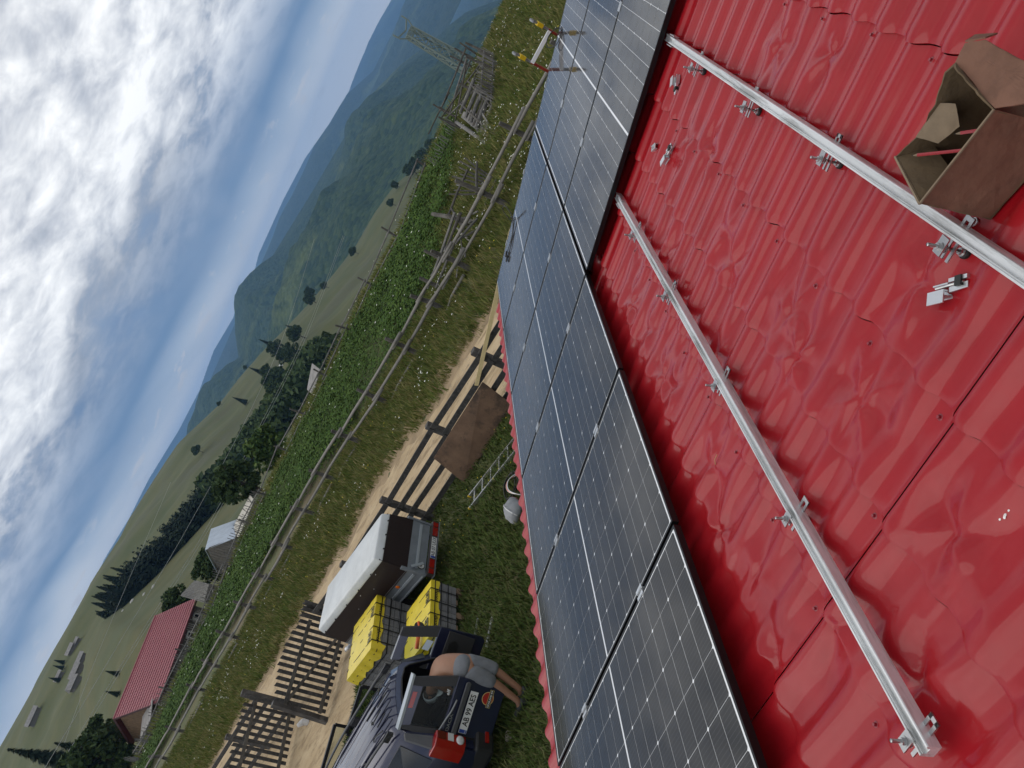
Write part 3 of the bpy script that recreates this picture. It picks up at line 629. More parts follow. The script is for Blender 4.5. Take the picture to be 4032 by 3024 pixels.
flapq('flap', [rp(1.755, -1.873, rimz + .012), rp(1.70, -1.891, rimz + .008), rp(1.715, -1.905, rimz - .025), rp(1.765, -1.89, rimz - .01)], 'cardboard')
flapq('torn_strip', [rp(1.795, -1.655, rimz - .012), rp(1.775, -1.74, rimz - .010), rp(1.742, -1.752, rimz - .03), rp(1.722, -1.71, rimz - .055), rp(1.75, -1.66, rimz - .045)], 'torn_paper', 0.002)
def pencil(a, b, label):
    a, b = Vector(a), Vector(b); t = thing('red_pencil', label, 'pencil', tuple(a)); d = (b - a).normalized()
    part('barrel', MB().tube([a, b], 0.0042, 6), 'marker_red', t); part('tip', MB().tube([a - d * 0.012, a], [0.0012, 0.0040], 6), 'torn_paper', t)
    part('lead', MB().tube([a - d * 0.016, a - d * 0.012], [0.0006, 0.0013], 6), 'rubber', t)
pencil(rp(1.765, -1.622, 0.195), rp(1.60, -1.705, 0.135), 'red pencil with a bare tip leaning on the torn strip in the box')
pencil(rp(1.70, -1.70, 0.165), rp(1.60, -1.755, 0.125), 'shorter red pencil lying deeper inside the cardboard box')
for o in list(bxT.children):
    sb = o.modifiers.new('cut', 'SUBSURF'); sb.subdivision_type = 'SIMPLE'; sb.levels = sb.render_levels = 4
    tx = bpy.data.textures.new('crumple', 'CLOUDS'); tx.noise_scale = 0.06; dm = o.modifiers.new('crumple', 'DISPLACE'); dm.texture = tx; dm.strength = 0.007; dm.mid_level = 0.5; dm.texture_coords = 'LOCAL'
# raw edges of the board
for p_, q_ in ((A_, B_), (C_, A_)):
    part('board_edge', MB().bar(rp(*p_, rimz + .001), rp(*q_, rimz + .001), 0.005, 0.004, RN), 'torn_paper', bxT)
# cables on the panels
mat('cable_black', (0.006, 0.006, 0.006), 0.4)
def spline(pts, n=8):
    P = [Vector(p) for p in pts]; out = []
    for i in range(len(P) - 1):
        a, b, c, d = P[max(i - 1, 0)], P[i], P[i + 1], P[min(i + 2, len(P) - 1)]
        for k in range(n):
            t = k / n; out.append(0.5 * ((2 * b) + (c - a) * t + (2 * a - 5 * b + 4 * c - d) * t * t + (3 * b - a - 3 * c + d) * t ** 3))
    return out + [P[-1]]
ct_ = thing('panel_cable', 'black cable pair with plugs looping over the far lower panel', 'cable', tuple(rp(7.6, 1.1, 0.12)))
part('lead', MB().tube(spline([rp(7.94, 1.06, 0.05), rp(7.99, 1.00, 0.16), rp(8.02, 0.93, 0.24), rp(7.93, 0.86, 0.23), rp(7.78, 0.90, 0.16), rp(7.68, 1.03, 0.128), rp(7.68, 1.2, 0.128), rp(7.72, 1.29, 0.128)]), 0.0045, 6), 'cable_black', ct_, smooth=True)
part('lead', MB().tube(spline([rp(7.94, 1.04, 0.05), rp(7.97, 0.98, 0.14), rp(7.75, 0.92, 0.135), rp(7.66, 1.02, 0.128), rp(7.59, 1.15, 0.128), rp(7.60, 1.27, 0.128)]), 0.0045, 6), 'cable_black', ct_, smooth=True)
for u in (7.72, 7.60): part('plug', MB().tube([rp(u, 1.275, 0.132), rp(u - 0.01, 1.33, 0.132), rp(u - 0.012, 1.345, 0.132)], [0.011, 0.011, 0.005], 8), 'cable_black', ct_, smooth=True)
top('loop_cable', MB().tube(spline([rp(7.95, -0.98, 0.06), rp(7.985, -0.95, 0.15), rp(7.99, -0.86, 0.20), rp(7.97, -0.78, 0.19), rp(7.86, -0.82, 0.135), rp(7.75, -0.92, 0.126), rp(7.82, -1.0, 0.126)]), 0.0045, 6), 'cable_black', 'single black cable loop hanging over the outer panel edge by the ladder', 'cable', origin=tuple(rp(7.9, -0.9, 0.12)), smooth=True)
#SECTION4
# ------------------------------------------------------------------ yard: plank fence, gates
mat('plank_dark', (0.040, 0.038, 0.036), 0.75, var=0.35, vscale=3, stretch=(3, 3, 3), bump=0.5, bscale=25, dirt=(0.075, 0.07, 0.066), dscale=6)
mat('post_dark', (0.055, 0.05, 0.046), 0.8, var=0.4, vscale=5, bump=0.6, bscale=18, dirt=(0.10, 0.095, 0.088), dscale=4)
mat('wood_grey', (0.135, 0.128, 0.118), 0.85, var=0.3, vscale=4, bump=0.6, bscale=20, dirt=(0.20, 0.19, 0.175), dscale=3)
mat('wood_grey_dark', (0.075, 0.068, 0.058), 0.9, var=0.35, vscale=4, bump=0.6, bscale=20, dirt=(0.12, 0.11, 0.095), dscale=3)
mat('pole_wood', (0.22, 0.207, 0.185), 0.8, var=0.25, vscale=3, bump=0.5, bscale=14, dirt=(0.17, 0.157, 0.138), dscale=3)
mat('wood_new', (0.62, 0.49, 0.25), 0.7, var=0.12, vscale=4)
mat('plywood', (0.105, 0.060, 0.035), 0.75, bump=0.5, bscale=9, col2=(0.175, 0.105, 0.062), vscale=2.6, dirt=(0.055, 0.034, 0.022), dscale=2.4)
def fence_posts(T, pts, w, m='post_dark', lean=0.0, up=None):
    for (x, y, h) in pts:
        zb = float(ground_z(np.array(x), np.array(y))); lx, ly = random.uniform(-lean, lean), random.uniform(-lean, lean)
        o = part('post', MB().bar((x, y, zb - 0.2), (x + lx, y + ly, zb + h), w, w * 0.85, (1, 0, 0), 0.006), m, T); bevel(o, 0.008, 1)
pf = thing('plank_fence', 'dark plank fence with four rails between yard and dirt road', 'fence', (12.4, 10, 0))
PY = [2.3, 4.35, 6.4, 8.35, 10.55, 12.7]
fence_posts(pf, [(12.42, y, 1.27) for y in PY], 0.14)
for k in range(len(PY) - 1):
    for z in (1.13, 0.84, 0.53, 0.22):
        dz = random.uniform(-.025, .025); o = part('plank', MB().bar((12.335, PY[k] - 0.03 + 0.004 * k, z + dz), (12.335, PY[k + 1] - 0.035, z + random.uniform(-.025, .025)), 0.028, 0.115), 'plank_dark', pf)
for z in (1.10, 0.8, 0.5, 0.2): part('plank', MB().bar((12.335, 12.67, z), (12.6, 14.7, z + 0.02), 0.028, 0.115), 'plank_dark', pf)
# boarded gate pillar
gp = thing('gate_pillar', 'wide dark boarded gate pillar behind the trailer', 'gate post', (12.75, 14.95, 0))
for k in range(3):
    x = 12.88 - 0.05 * k; y = 14.74 + 0.155 * k
    o = part('board', MB().prism([(x, y - .07, -.1), (x, y + .07, -.1), (x, y + .07, 1.42 - 0.03 * k), (x, y, 1.38 - 0.03 * k), (x, y - .07, 1.42 - 0.03 * k)], (-.035, -.01, 0)), 'plank_dark', gp)
part('core_post', MB().box((12.93, 14.9, 0.62), (0.12, 0.16, 1.35)), 'post_dark', gp)
def picket_gate(T, a, b, n, hz, zb=0.10, rails=(0.24, 1.08), w=0.085, brace=True, arch=0.0, nrm=None):
    a, b = Vector((*a, 0)), Vector((*b, 0)); d = (b - a); L_ = d.length; d.normalize(); nn = Vector((-d.y, d.x, 0)) if nrm is None else Vector(nrm)
    for i in range(n):
        s = (i + 0.5) / n; p = a + d * (L_ * s); h = hz + arch * math.sin(math.pi * s) + random.uniform(-.02, .02)
        q = [p - d * (w / 2) + Vector((0, 0, zb)), p + d * (w / 2) + Vector((0, 0, zb)), p + d * (w / 2) + Vector((0, 0, h)), p - d * (w / 2) + Vector((0, 0, h - 0.035))]
        part('picket', MB().prism([v - nn * 0.012 for v in q], nn * 0.024), 'plank_dark', T)
    for z in rails: part('cross_rail', MB().bar(a + nn * 0.034 + Vector((0, 0, z)), b + nn * 0.034 + Vector((0, 0, z)), 0.038, 0.085), 'wood_grey_dark', T)
    if brace: part('brace', MB().bar(a + nn * 0.070 + Vector((0, 0, rails[0])) + d * 0.05, b + nn * 0.070 + Vector((0, 0, rails[1])) - d * 0.05, 0.03, 0.07), 'wood_grey_dark', T)
g1 = thing('picket_gate', 'dark picket gate leaf with a diagonal brace beside the trailer drawbar', 'gate', (11.8, 15.5, 0))
picket_gate(g1, (12.72, 15.12), (10.95, 15.98), 13, 1.30, arch=0.22, nrm=(-0.44, -0.90, 0))
part('end_post', MB().bar((10.86, 16.06, -0.1), (10.92, 16.0, 1.36), 0.14, 0.12, (1, 0, 0)), 'post_dark', g1)
g2 = thing('picket_gate', 'dark picket gate leaf swung open across the sandy drive', 'gate', (11.6, 18.6, 0))
picket_gate(g2, (12.55, 18.55), (9.2, 18.85), 19, 1.52, zb=0.08, rails=(0.26, 1.20), brace=False, nrm=(-0.09, -1, 0))
part('hinge_post', MB().bar((12.72, 18.5, -0.1), (12.72, 18.5, 1.62), 0.16, 0.14, (1, 0, 0)), 'post_dark', g2)
part('hinge_board', MB().bar((12.58, 18.42, 0.05), (12.62, 18.42, 1.55), 0.15, 0.03, (1, 0, 0)), 'plank_dark', g2)
mat('white_wood', (0.55, 0.54, 0.52), 0.8, var=0.25, vscale=9)
top('white_stump', MB().tube([(11.75, 17.55, 0), (11.72, 17.6, .14), (11.66, 17.7, .22)], [.10, .08, .05], 9, jit=.15), 'white_wood', 'white painted stump by the open gate', 'stump')
pf2 = thing('plank_fence', 'dark plank fence seen through the pickets of the open gate', 'fence', (12.8, 21, 0))
P2 = [18.9, 20.9, 22.9, 24.9]
fence_posts(pf2, [(12.95, y, 1.3) for y in P2], 0.14)
for k in range(3):
    for z in (1.13, 0.84, 0.53, 0.22): part('plank', MB().bar((12.86, P2[k] - .03, z), (12.86, P2[k + 1] - .035, z + random.uniform(-.02, .02)), 0.028, 0.115), 'plank_dark', pf2)
# plywood, ladders, batten
t = top('plywood_sheet', MB().prism([(12.20, 7.02, 0.02), (12.10, 9.12, 0.02), (12.285, 8.95, 0.80), (12.285, 6.86, 0.80)], (0.018, 0.002, 0.003)), 'plywood', 'stained brown plywood sheet leaning on the plank fence', 'plywood')
top('wooden_batten', MB().bar((12.27, 6.97, 0.88), (12.25, 3.9, 1.86), 0.022, 0.075), 'wood_new', 'long fresh yellow wooden batten leaning along the plank fence', 'batten')
def ladder(T, a, b, w, n, ms, mr, sw=0.028, sh=0.065, side=None):
    a, b = Vector(a), Vector(b); d = (b - a).normalized(); sd_ = Vector(side).normalized() if side else d.cross(Vector((0, 0, 1))).normalized(); upv = sd_.cross(d)
    for s in (-1, 1): part('stile', MB().bar(a + sd_ * (w / 2 * s), b + sd_ * (w / 2 * s), sw, sh, upv), ms, T)
    L_ = (b - a).length
    for i in range(n - (1 if side else 0)):
        p = a + d * (L_ * (i + 0.6) / n); part('rung', MB().bar(p - sd_ * (w / 2), p + sd_ * (w / 2), 0.028, 0.028, upv), mr, T)
lad = thing('aluminium_ladder', 'bright aluminium ladder lying on the grass below the eave', 'ladder', (11.1, 8.0, 0))
ladder(lad, (11.21, 8.83, 0.06), (10.85, 5.6, 0.06), 0.35, 10, 'aluminium', 'aluminium')
mat('yellow_plastic', (0.75, 0.50, 0.01), 0.45, coat=0.2)
for s in (-1, 1): part('end_cap', MB().box((11.21 + 0.175 * s, 8.84, 0.06), (0.034, 0.03, 0.07)), 'yellow_plastic', lad)
mat('red_paint', (0.30, 0.035, 0.02), 0.5, var=0.35, vscale=12, dirt=(0.10, 0.06, 0.045), dscale=5); mat('white_paint', (0.72, 0.72, 0.70), 0.4, coat=0.3); mat('grey_metal', (0.25, 0.26, 0.27), 0.4, metal=0.5)
l2 = thing('leaning_ladder', 'red ladder with white rung and yellow grips rising behind the panels', 'ladder', (9.1, 0.78, 0))
la, lb = Vector((9.25, 0.79, 0.0)), Vector((8.17, 0.79, 3.66)); ld = (lb - la).normalized()
ladder(l2, la, lb, 0.34, 11, 'red_paint', 'red_paint', 0.024, 0.045, (0, 1, 0))
part('top_rung', MB().bar(lb - ld * 0.02 + Vector((-.03, -.17, 0)), lb - ld * 0.02 + Vector((-.03, .17, 0)), 0.035, 0.035), 'white_paint', l2)
for s in (-1, 1):
    p = lb + Vector((0, 0.17 * s, 0)); part('stile_top', MB().bar(p, p + ld * 0.16, 0.022, 0.042, (1, 0, 0)), 'grey_metal', l2)
    part('grip', MB().bar(p + ld * 0.07 + Vector((-.01, 0, 0)), p + ld * 0.135 + Vector((-.01, 0, 0)), 0.040, 0.055, (1, 0, 0)), 'yellow_plastic', l2)
    part('hook', MB().tube(spline([p + ld * 0.15, p + ld * 0.20 + Vector((-.01, 0, 0)), p + ld * 0.215 + Vector((-.05, 0, 0)), p + ld * 0.18 + Vector((-.075, 0, 0))], 4), 0.014, 7), 'grey_metal', l2, smooth=True)

# ------------------------------------------------------------------ trailer
mat('tarp', (0.54, 0.56, 0.56), 0.5, var=0.09, vscale=3, bump=1.0, bscale=5, coat=0.15)
mat('brown_board', (0.016, 0.009, 0.0075), 0.5, spec=0.2, var=0.15, vscale=20)
mat('galvanised', (0.22, 0.245, 0.275), 0.4, metal=0.35, var=0.10, vscale=6)
mat('galva_light', (0.40, 0.44, 0.48), 0.35, metal=0.3)
mat('red_lens', (0.28, 0.006, 0.006), 0.15, coat=1.0); mat('orange_lens', (0.75, 0.16, 0.01), 0.2, coat=1.0)
mat('white_lens', (0.6, 0.6, 0.6), 0.1, coat=1.0); mat('plate_white', (0.68, 0.69, 0.68), 0.4); mat('black_print', (0.008, 0.008, 0.008), 0.5); mat('euro_blue', (0.02, 0.06, 0.30), 0.4)
mat('tyre', (0.012, 0.012, 0.012), 0.85, bump=0.4, bscale=60)
tr = thing('trailer', 'grey metal trailer with brown sides and white tarpaulin', 'trailer', (11.0, 11.4, 0))
E1 = Vector((0.165, 0.986, 0)).normalized(); E2 = Vector((E1.y, -E1.x, 0))      # forward, right (to +X)
TO = Vector((10.02, 9.86, 0))          # rear left corner on the ground
def tp(s, f, z): return TO + E2 * s + E1 * f + Vector((0, 0, z))
W_, L_T = 1.17, 3.05
def quadbox(mb, s0, s1, f0, f1, z0, z1): return mb.hexa([tp(s0, f0, z0), tp(s1, f0, z0), tp(s1, f1, z0), tp(s0, f1, z0)], [tp(s0, f0, z1), tp(s1, f0, z1), tp(s1, f1, z1), tp(s0, f1, z1)])
# metal box with pressed ribs
for nm, s0, s1, f0, f1 in (('side_panel', 0.0, 0.03, 0.0, L_T), ('side_panel', W_ - .03, W_, 0.0, L_T), ('tailgate', 0.032, W_ - .032, 0.0, 0.03), ('front_panel', 0.032, W_ - .032, L_T - .03, L_T)):
    o = part(nm, quadbox(MB(), s0, s1, f0, f1, 0.50, 0.86), 'galvanised', tr)
    if nm == 'tailgate': part('pressed_rib', quadbox(MB(), 0.08, W_ - .08, -0.012, 0.0, 0.66, 0.71), 'galva_light', tr)
    if nm == 'side_panel' and s0 == 0:
        part('pressed_rib', quadbox(MB(), -0.014, 0.0, 0.08, L_T - .1, 0.66, 0.71), 'galva_light', tr); part('pressed_rib', quadbox(MB(), -0.01, 0.0, 0.05, L_T - .05, 0.835, 0.86), 'galva_dark', tr)
        part('sill_rib', quadbox(MB(), -0.012, 0.0, 0.05, L_T - .05, 0.50, 0.53), 'galva_light', tr)
part('floor', quadbox(MB(), 0.03, W_ - .03, 0.03, L_T - .03, 0.50, 0.53), 'plywood', tr)
# brown upper boards leaning slightly in, tarpaulin cap
ti = 0.05
bb = [tp(0.004, 0.006, .86), tp(W_ - .004, 0.006, .86), tp(W_ - .004, L_T, .86), tp(0.004, L_T, .86)]; bt = [tp(ti, .06, 1.40), tp(W_ - ti, .06, 1.40), tp(W_ - ti, L_T - .05, 1.40), tp(ti, L_T - .05, 1.40)]
for i in range(4):
    j = (i + 1) % 4; n = (bb[j] - bb[i]).cross(Vector((0, 0, 1))).normalized(); part('brown_side', MB().prism([bb[i], bb[j], bt[j], bt[i]], n * -0.012), 'brown_board', tr)
e = 0.018; c0 = [tp(ti - e, .06 - e, 1.33), tp(W_ - ti + e, .06 - e, 1.33), tp(W_ - ti + e, L_T - .05 + e, 1.33), tp(ti - e, L_T - .05 + e, 1.33)]; c1 = [tp(ti + .015, .085, 1.50), tp(W_ - ti - .015, .085, 1.50), tp(W_ - ti - .015, L_T - .08, 1.50), tp(ti + .015, L_T - .08, 1.50)]
o = part('tarpaulin', MB().hexa(c0, c1), 'tarp', tr); bevel(o, 0.03, 3); o.data.polygons.foreach_set('use_smooth', [True] * len(o.data.polygons))
for f in (0.55, 1.15, 1.75, 2.35, 2.9): part('tarp_stud', MB().tube([tp(ti - e - .012, f, 1.355), tp(ti, f, 1.36)], 0.014, 8), 'rubber', tr)
for s in (0.3, 0.62, 0.95): part('tarp_stud', MB().tube([tp(s, .06 - e - .012, 1.355), tp(s, .07, 1.36)], 0.014, 8), 'rubber', tr)
for f, z in ((0.5, 1.28), (0.95, 1.12), (1.3, 1.25), (1.75, 1.1), (2.5, 1.0)): part('rivet', MB().tube([tp(0.018, f, z), tp(0.036, f, z)], 0.008, 6), 'white_lens', tr)
# corner posts, latch, light bar
for s in (-0.012, W_ - .03): part('corner_post', quadbox(MB(), s, s + .042, -0.02, 0.05, 0.48, 0.98), 'galvanised', tr)
part('latch', MB().bar(tp(0.06, -0.05, 0.80), tp(0.20, -0.06, 0.58), 0.05, 0.02, tuple(E1)), 'galva_light', tr)
part('light_bar', quadbox(MB(), -0.03, W_ + .03, -0.10, -0.02, 0.36, 0.49), 'galva_dark', tr)
part('bar_lip', quadbox(MB(), -0.04, W_ + .04, -0.115, -0.01, 0.345, 0.358), 'galvanised', tr)
for s0, s1, mm in ((0.0, .10, 'red_lens'), (.125, .31, 'red_lens'), (W_ - .31, W_ - .125, 'red_lens'), (W_ - .10, W_, 'red_lens')): part('tail_lamp', quadbox(MB(), s0, s1, -0.112, -0.10, 0.375, 0.475), mm, tr)
pt_ = part('number_plate', quadbox(MB(), 0.34, 0.82, -0.112, -0.104, 0.375, 0.475), 'plate_white', tr)
part('euro_band', quadbox(MB(), 0.342, 0.385, -0.1145, -0.1125, 0.378, 0.472), 'euro_blue', tr)
lettering('plate_letters', 'AB 07 UUX', 0.105, 'black_print', tr, tp(0.60, -0.1135, 0.425), E2, (0, 0, 1), 0.001, 0.001, 0.85)
rot_r = E1.to_track_quat('Z', 'Y').to_matrix()
part('speed_sign', MB().lathe(tp(0.17, -0.002, 0.60), [(0.075, -0.010), (0.075, 0.002)], 24, rot_r), 'black_print', tr)
part('speed_sign_face', MB().lathe(tp(0.17, -0.002, 0.60), [(0.064, -0.0125), (0.064, -0.010)], 24, rot_r), 'plate_white', tr)
lettering('speed_number', '100', 0.062, 'black_print', tr, tp(0.17, -0.0145, 0.60), E2, (0, 0, 1), 0.001, 0.002)
part('side_reflector', MB().lathe(tp(-0.002, 0.62, 0.77), [(0.042, -0.006), (0.042, 0.006), (0.03, 0.012)], 16, (-E2).to_track_quat('Z', 'Y').to_matrix()), 'orange_lens', tr)
for s in (-0.02, W_ + .02 - .17):
    w = part('wheel', MB().lathe(tp(s + 0.085, 1.35, 0.29), [(0.17, -.07), (0.27, -.075), (0.29, -.05), (0.29, .05), (0.27, .075), (0.17, .07)], 24, E2.to_track_quat('Z', 'Y').to_matrix()), 'tyre', tr, smooth=False)
part('axle', MB().tube([tp(0.1, 1.35, 0.30), tp(W_ - .1, 1.35, 0.30)], 0.03, 8), 'galva_dark', tr)
part('chassis', quadbox(quadbox(MB(), 0.12, 0.18, 0.1, L_T - .05, 0.40, 0.497), W_ - .18, W_ - .12, 0.1, L_T - .05, 0.40, 0.497), 'galvanised', tr)
db0, db1 = tp(W_ / 2, L_T - .4, 0.44), tp(W_ / 2 - .04, L_T + 1.05, 0.44)
part('drawbar', MB().bar(db0, db1, 0.07, 0.07), 'galvanised', tr)
part('drawbar_arm', MB().bar(tp(0.15, L_T - .02, .44), tp(W_ / 2 - .05, L_T + .6, .44), .05, .06), 'galvanised', tr); part('drawbar_arm', MB().bar(tp(W_ - .15, L_T - .02, .44), tp(W_ / 2 + .03, L_T + .6, .44), .05, .06), 'galvanised', tr)
part('hitch', MB().tube([db1, db1 + E1 * 0.12 + Vector((0, 0, .02)), db1 + E1 * 0.20], [0.035, 0.05, 0.04], 10), 'white_lens', tr, smooth=True)
part('brake_lever', MB().bar(db1 - E1 * 0.25 + Vector((0, 0, .05)), db1 - E1 * 0.42 + Vector((-.05, 0, .36)), 0.025, 0.03), 'galvanised', tr); part('lever_grip', MB().bar(db1 - E1 * 0.42 + Vector((-.05, 0, .36)), db1 - E1 * 0.47 + Vector((-.065, 0, .45)), 0.028, 0.034), 'red_paint', tr)
jk = tp(W_ / 2 - .10, L_T + .55, 0); part('jockey_wheel', MB().tube([jk + Vector((0, 0, .06)), jk + Vector((0, 0, .75))], 0.024, 10), 'galva_light', tr)
part('jockey_tyre', MB().lathe(jk + Vector((0, 0, .09)), [(0.04, -.025), (0.09, -.025), (0.09, .025), (0.04, .025)], 16, E2.to_track_quat('Z', 'Y').to_matrix()), 'tyre', tr)
part('cable', MB().tube(spline([tp(W_ / 2 + .02, L_T + .2, .48), tp(W_ / 2 - .08, L_T + .4, .36), tp(W_ / 2 - .1, L_T + .75, .38), tp(W_ / 2, L_T + .9, .5)], 6), 0.009, 6), 'cable_black', tr)

# ------------------------------------------------------------------ pallets of paving blocks
mat('foil_yellow', (0.68, 0.53, 0.025), 0.42, var=0.08, vscale=5, bump=0.7, bscale=7, coat=0.3, coatr=0.2)
mat('paver', (0.145, 0.145, 0.147), 0.9, var=0.22, vscale=4, bump=0.5, bscale=50, dirt=(0.19, 0.19, 0.185), dscale=5)
mat('pallet_wood', (0.20, 0.135, 0.085), 0.85, var=0.3, vscale=6, bump=0.4, bscale=25)
mat('strap_black', (0.008, 0.008, 0.009), 0.5)
def paver_pallet(T, o, ex, ey, nx, ny, ztop, pz, hood, name_rows=2, crumple=False):
    """o: corner; ex, ey plan vectors spanning the stack; pz pallet tops (list of z)"""
    o = Vector((*o, 0)); ex = Vector((*ex, 0)); ey = Vector((*ey, 0)); ux, uy = ex.normalized(), ey.normalized(); lx, ly = ex.length, ey.length
    P = lambda a, b, z: o + ux * a + uy * b + Vector((0, 0, z))
    def bx(name, a0, a1, b0, b1, z0, z1, m, bv=0):
        q = part(name, MB().hexa([P(a0, b0, z0), P(a1, b0, z0), P(a1, b1, z0), P(a0, b1, z0)], [P(a0, b0, z1), P(a1, b0, z1), P(a1, b1, z1), P(a0, b1, z1)]), m, T)
        if bv: bevel(q, bv, 1)
        return q
    z = 0.0
    for zt in pz:
        for k in range(5): bx('deck_board', 0.01 + k * (lx - .12) / 4, 0.11 + k * (lx - .12) / 4, 0, ly, zt - .022, zt, 'pallet_wood')
        for k in range(3):
            for j in range(3): bx('pallet_block', (lx - .12) * k / 2, (lx - .12) * k / 2 + .12, (ly - .12) * j / 2, (ly - .12) * j / 2 + .12, z + .022, zt - .0225, 'pallet_wood')
            bx('bottom_board', 0, lx, (ly - .12) * k / 2, (ly - .12) * k / 2 + .10, z, z + .0215, 'pallet_wood')
        z = zt
    nz = max(3, round((ztop - z) / 0.10)); hz_ = (ztop - z) / nz; first_ = {}
    for k in range(nz):
        for i in range(nx):
            for j in range(ny):
                if 0 < i < nx - 1 and 0 < j < ny - 1 and k < nz - 1: continue
                key = 0
                a, b = i * lx / nx, j * ly / ny; g_ = 0.0025
                if key not in first_:
                    q = bx('paver', a + g_, a + lx / nx - g_, b + g_, b + ly / ny - g_, z + k * hz_ + g_, z + (k + 1) * hz_ - g_, 'paver', 0.006); first_[key] = (q, P(a, b, z + k * hz_))
                else:
                    q = first_[key][0].copy(); COL.objects.link(q); q.parent = T; q.location = first_[key][0].location + (P(a, b, z + k * hz_) - first_[key][1]) + Vector((random.uniform(-.003, .003), random.uniform(-.003, .003), 0))
    # foil hood over the top
    n = 22; V, F = [], []; zz0 = ztop + 0.006
    loop = []
    for i in range(n): loop.append((lx * i / n, 0, 0, -1))
    for i in range(n): loop.append((lx, ly * i / n, 1, 0))
    for i in range(n): loop.append((lx - lx * i / n, ly, 0, 1))
    for i in range(n): loop.append((0, ly - ly * i / n, -1, 0))
    m_ = len(loop); rings = []
    for r in range(5):
        for q, (a, b, na, nb) in enumerate(loop):
            t_ = r / 4; w = 0.004 + 0.010 * abs(math.sin(q * 1.7 + r)) * t_ + random.uniform(0, .006) * t_
            hh = hood * (1 + (0.10 * math.sin(q * 0.9) + random.uniform(-.05, .05)))
            if crumple and a < lx * 0.12 : hh *= 1.35; w += 0.03 * t_ * abs(math.sin(q * 2.3))
            V.append(P(a + na * w, b + nb * w, zz0 - hh * t_ + 0.004 * math.sin(q) * (r == 0)))
    for r in range(4):
        for q in range(m_): F.append((r * m_ + q, r * m_ + (q + 1) % m_, (r + 1) * m_ + (q + 1) % m_, (r + 1) * m_ + q))
    # top surface with creases
    base = len(V); ns = 12
    for i in range(ns + 1):
        for j in range(ns + 1):
            edge = i in (0, ns) or j in (0, ns); V.append(P(lx * i / ns, ly * j / ns, zz0 + (0 if edge else 0.006 + 0.010 * random.random())))
    for i in range(ns):
        for j in range(ns): k = base + i * (ns + 1) + j; F.append((k, k + ns + 1, k + ns + 2, k + 1))
    mb = MB(); mb.add(V, F); hd = part('foil_hood', mb, 'foil_yellow', T, smooth=True)
    for s in (0.16, 0.40, 0.62, 0.84):
        a = lx * s; st = MB()
        for p, q in ((P(a, -.014, 0.12), P(a, -.016, zz0 + .008)), (P(a, -.016, zz0 + .010), P(a, ly + .016, zz0 + .010)), (P(a, ly + .016, zz0 + .008), P(a, ly + .014, .12))): st.bar(p, q, 0.018, 0.004, (0, 0, 1) if abs(p.z - q.z) < .05 else tuple(uy))
        part('strap', st, 'strap_black', T)
    for zf in (0.35, 0.62, 0.86):
        zq = z + (ztop - z) * zf; st = MB(); c = [P(-.012, -.014, zq), P(lx + .012, -.014, zq), P(lx + .012, ly + .014, zq), P(-.012, ly + .014, zq)]
        for i in range(4): st.bar(c[i], c[(i + 1) % 4], 0.004, 0.016)
        part('strap', st, 'strap_black', T)
    for s in (0.25, 0.72):
        lettering('foil_logo', 'ELIS', 0.15, 'black_print', T, P(lx * s, 0.085, zz0 + 0.020), ux, uy, 0.002, 0.006, 0.9)
        lettering('foil_print', 'PAVAJE', 0.075, 'black_print', T, P(lx * s + .02, -0.022, zz0 - hood * 0.6), ux, (0, 0, 1), 0.004, 0.002, 1.1)
    return P
p2 = thing('paver_pallet', 'low pallet of grey paving blocks under yellow foil with a grinder on top', 'pallet', (8.7, 9.6, 0))
P2f = paver_pallet(p2, (8.19, 9.31), (1.19, -0.03), (0.025, 0.98), 6, 5, 0.635, [0.144], 0.16)
p1 = thing('paver_pallet', 'taller strapped pallet of grey paving blocks under crumpled yellow foil', 'pallet', (9.3, 11.2, 0))
P1f = paver_pallet(p1, (8.86, 10.80), (1.18, -0.06), (0.06, 1.08), 6, 5, 1.06, [0.144, 0.29], 0.17, crumple=True)
mat('tool_orange', (0.80, 0.13, 0.01), 0.4, coat=0.3)
gr = thing('angle_grinder', 'orange and white power tool lying on the low yellow pallet', 'tool', (8.42, 9.62, 0.66))
part('guard', MB().lathe((8.52, 9.52, 0.73), [(0.05, -.02), (0.085, -.012), (0.085, .012), (0.05, .02)], 18, Matrix.Rotation(1.3, 3, 'X')), 'rubber', gr)
part('gear_head', MB().tube([(8.50, 9.54, .72), (8.42, 9.56, .72)], [.035, .045], 10), 'white_lens', gr, smooth=True); part('body', MB().tube([(8.42, 9.56, .72), (8.30, 9.60, .71), (8.18, 9.66, .70)], [.038, .032, .036], 10), 'tool_orange', gr, smooth=True)
part('side_handle', MB().tube([(8.47, 9.50, .74), (8.50, 9.40, .80)], [.016, .02], 8), 'tool_orange', gr, smooth=True)
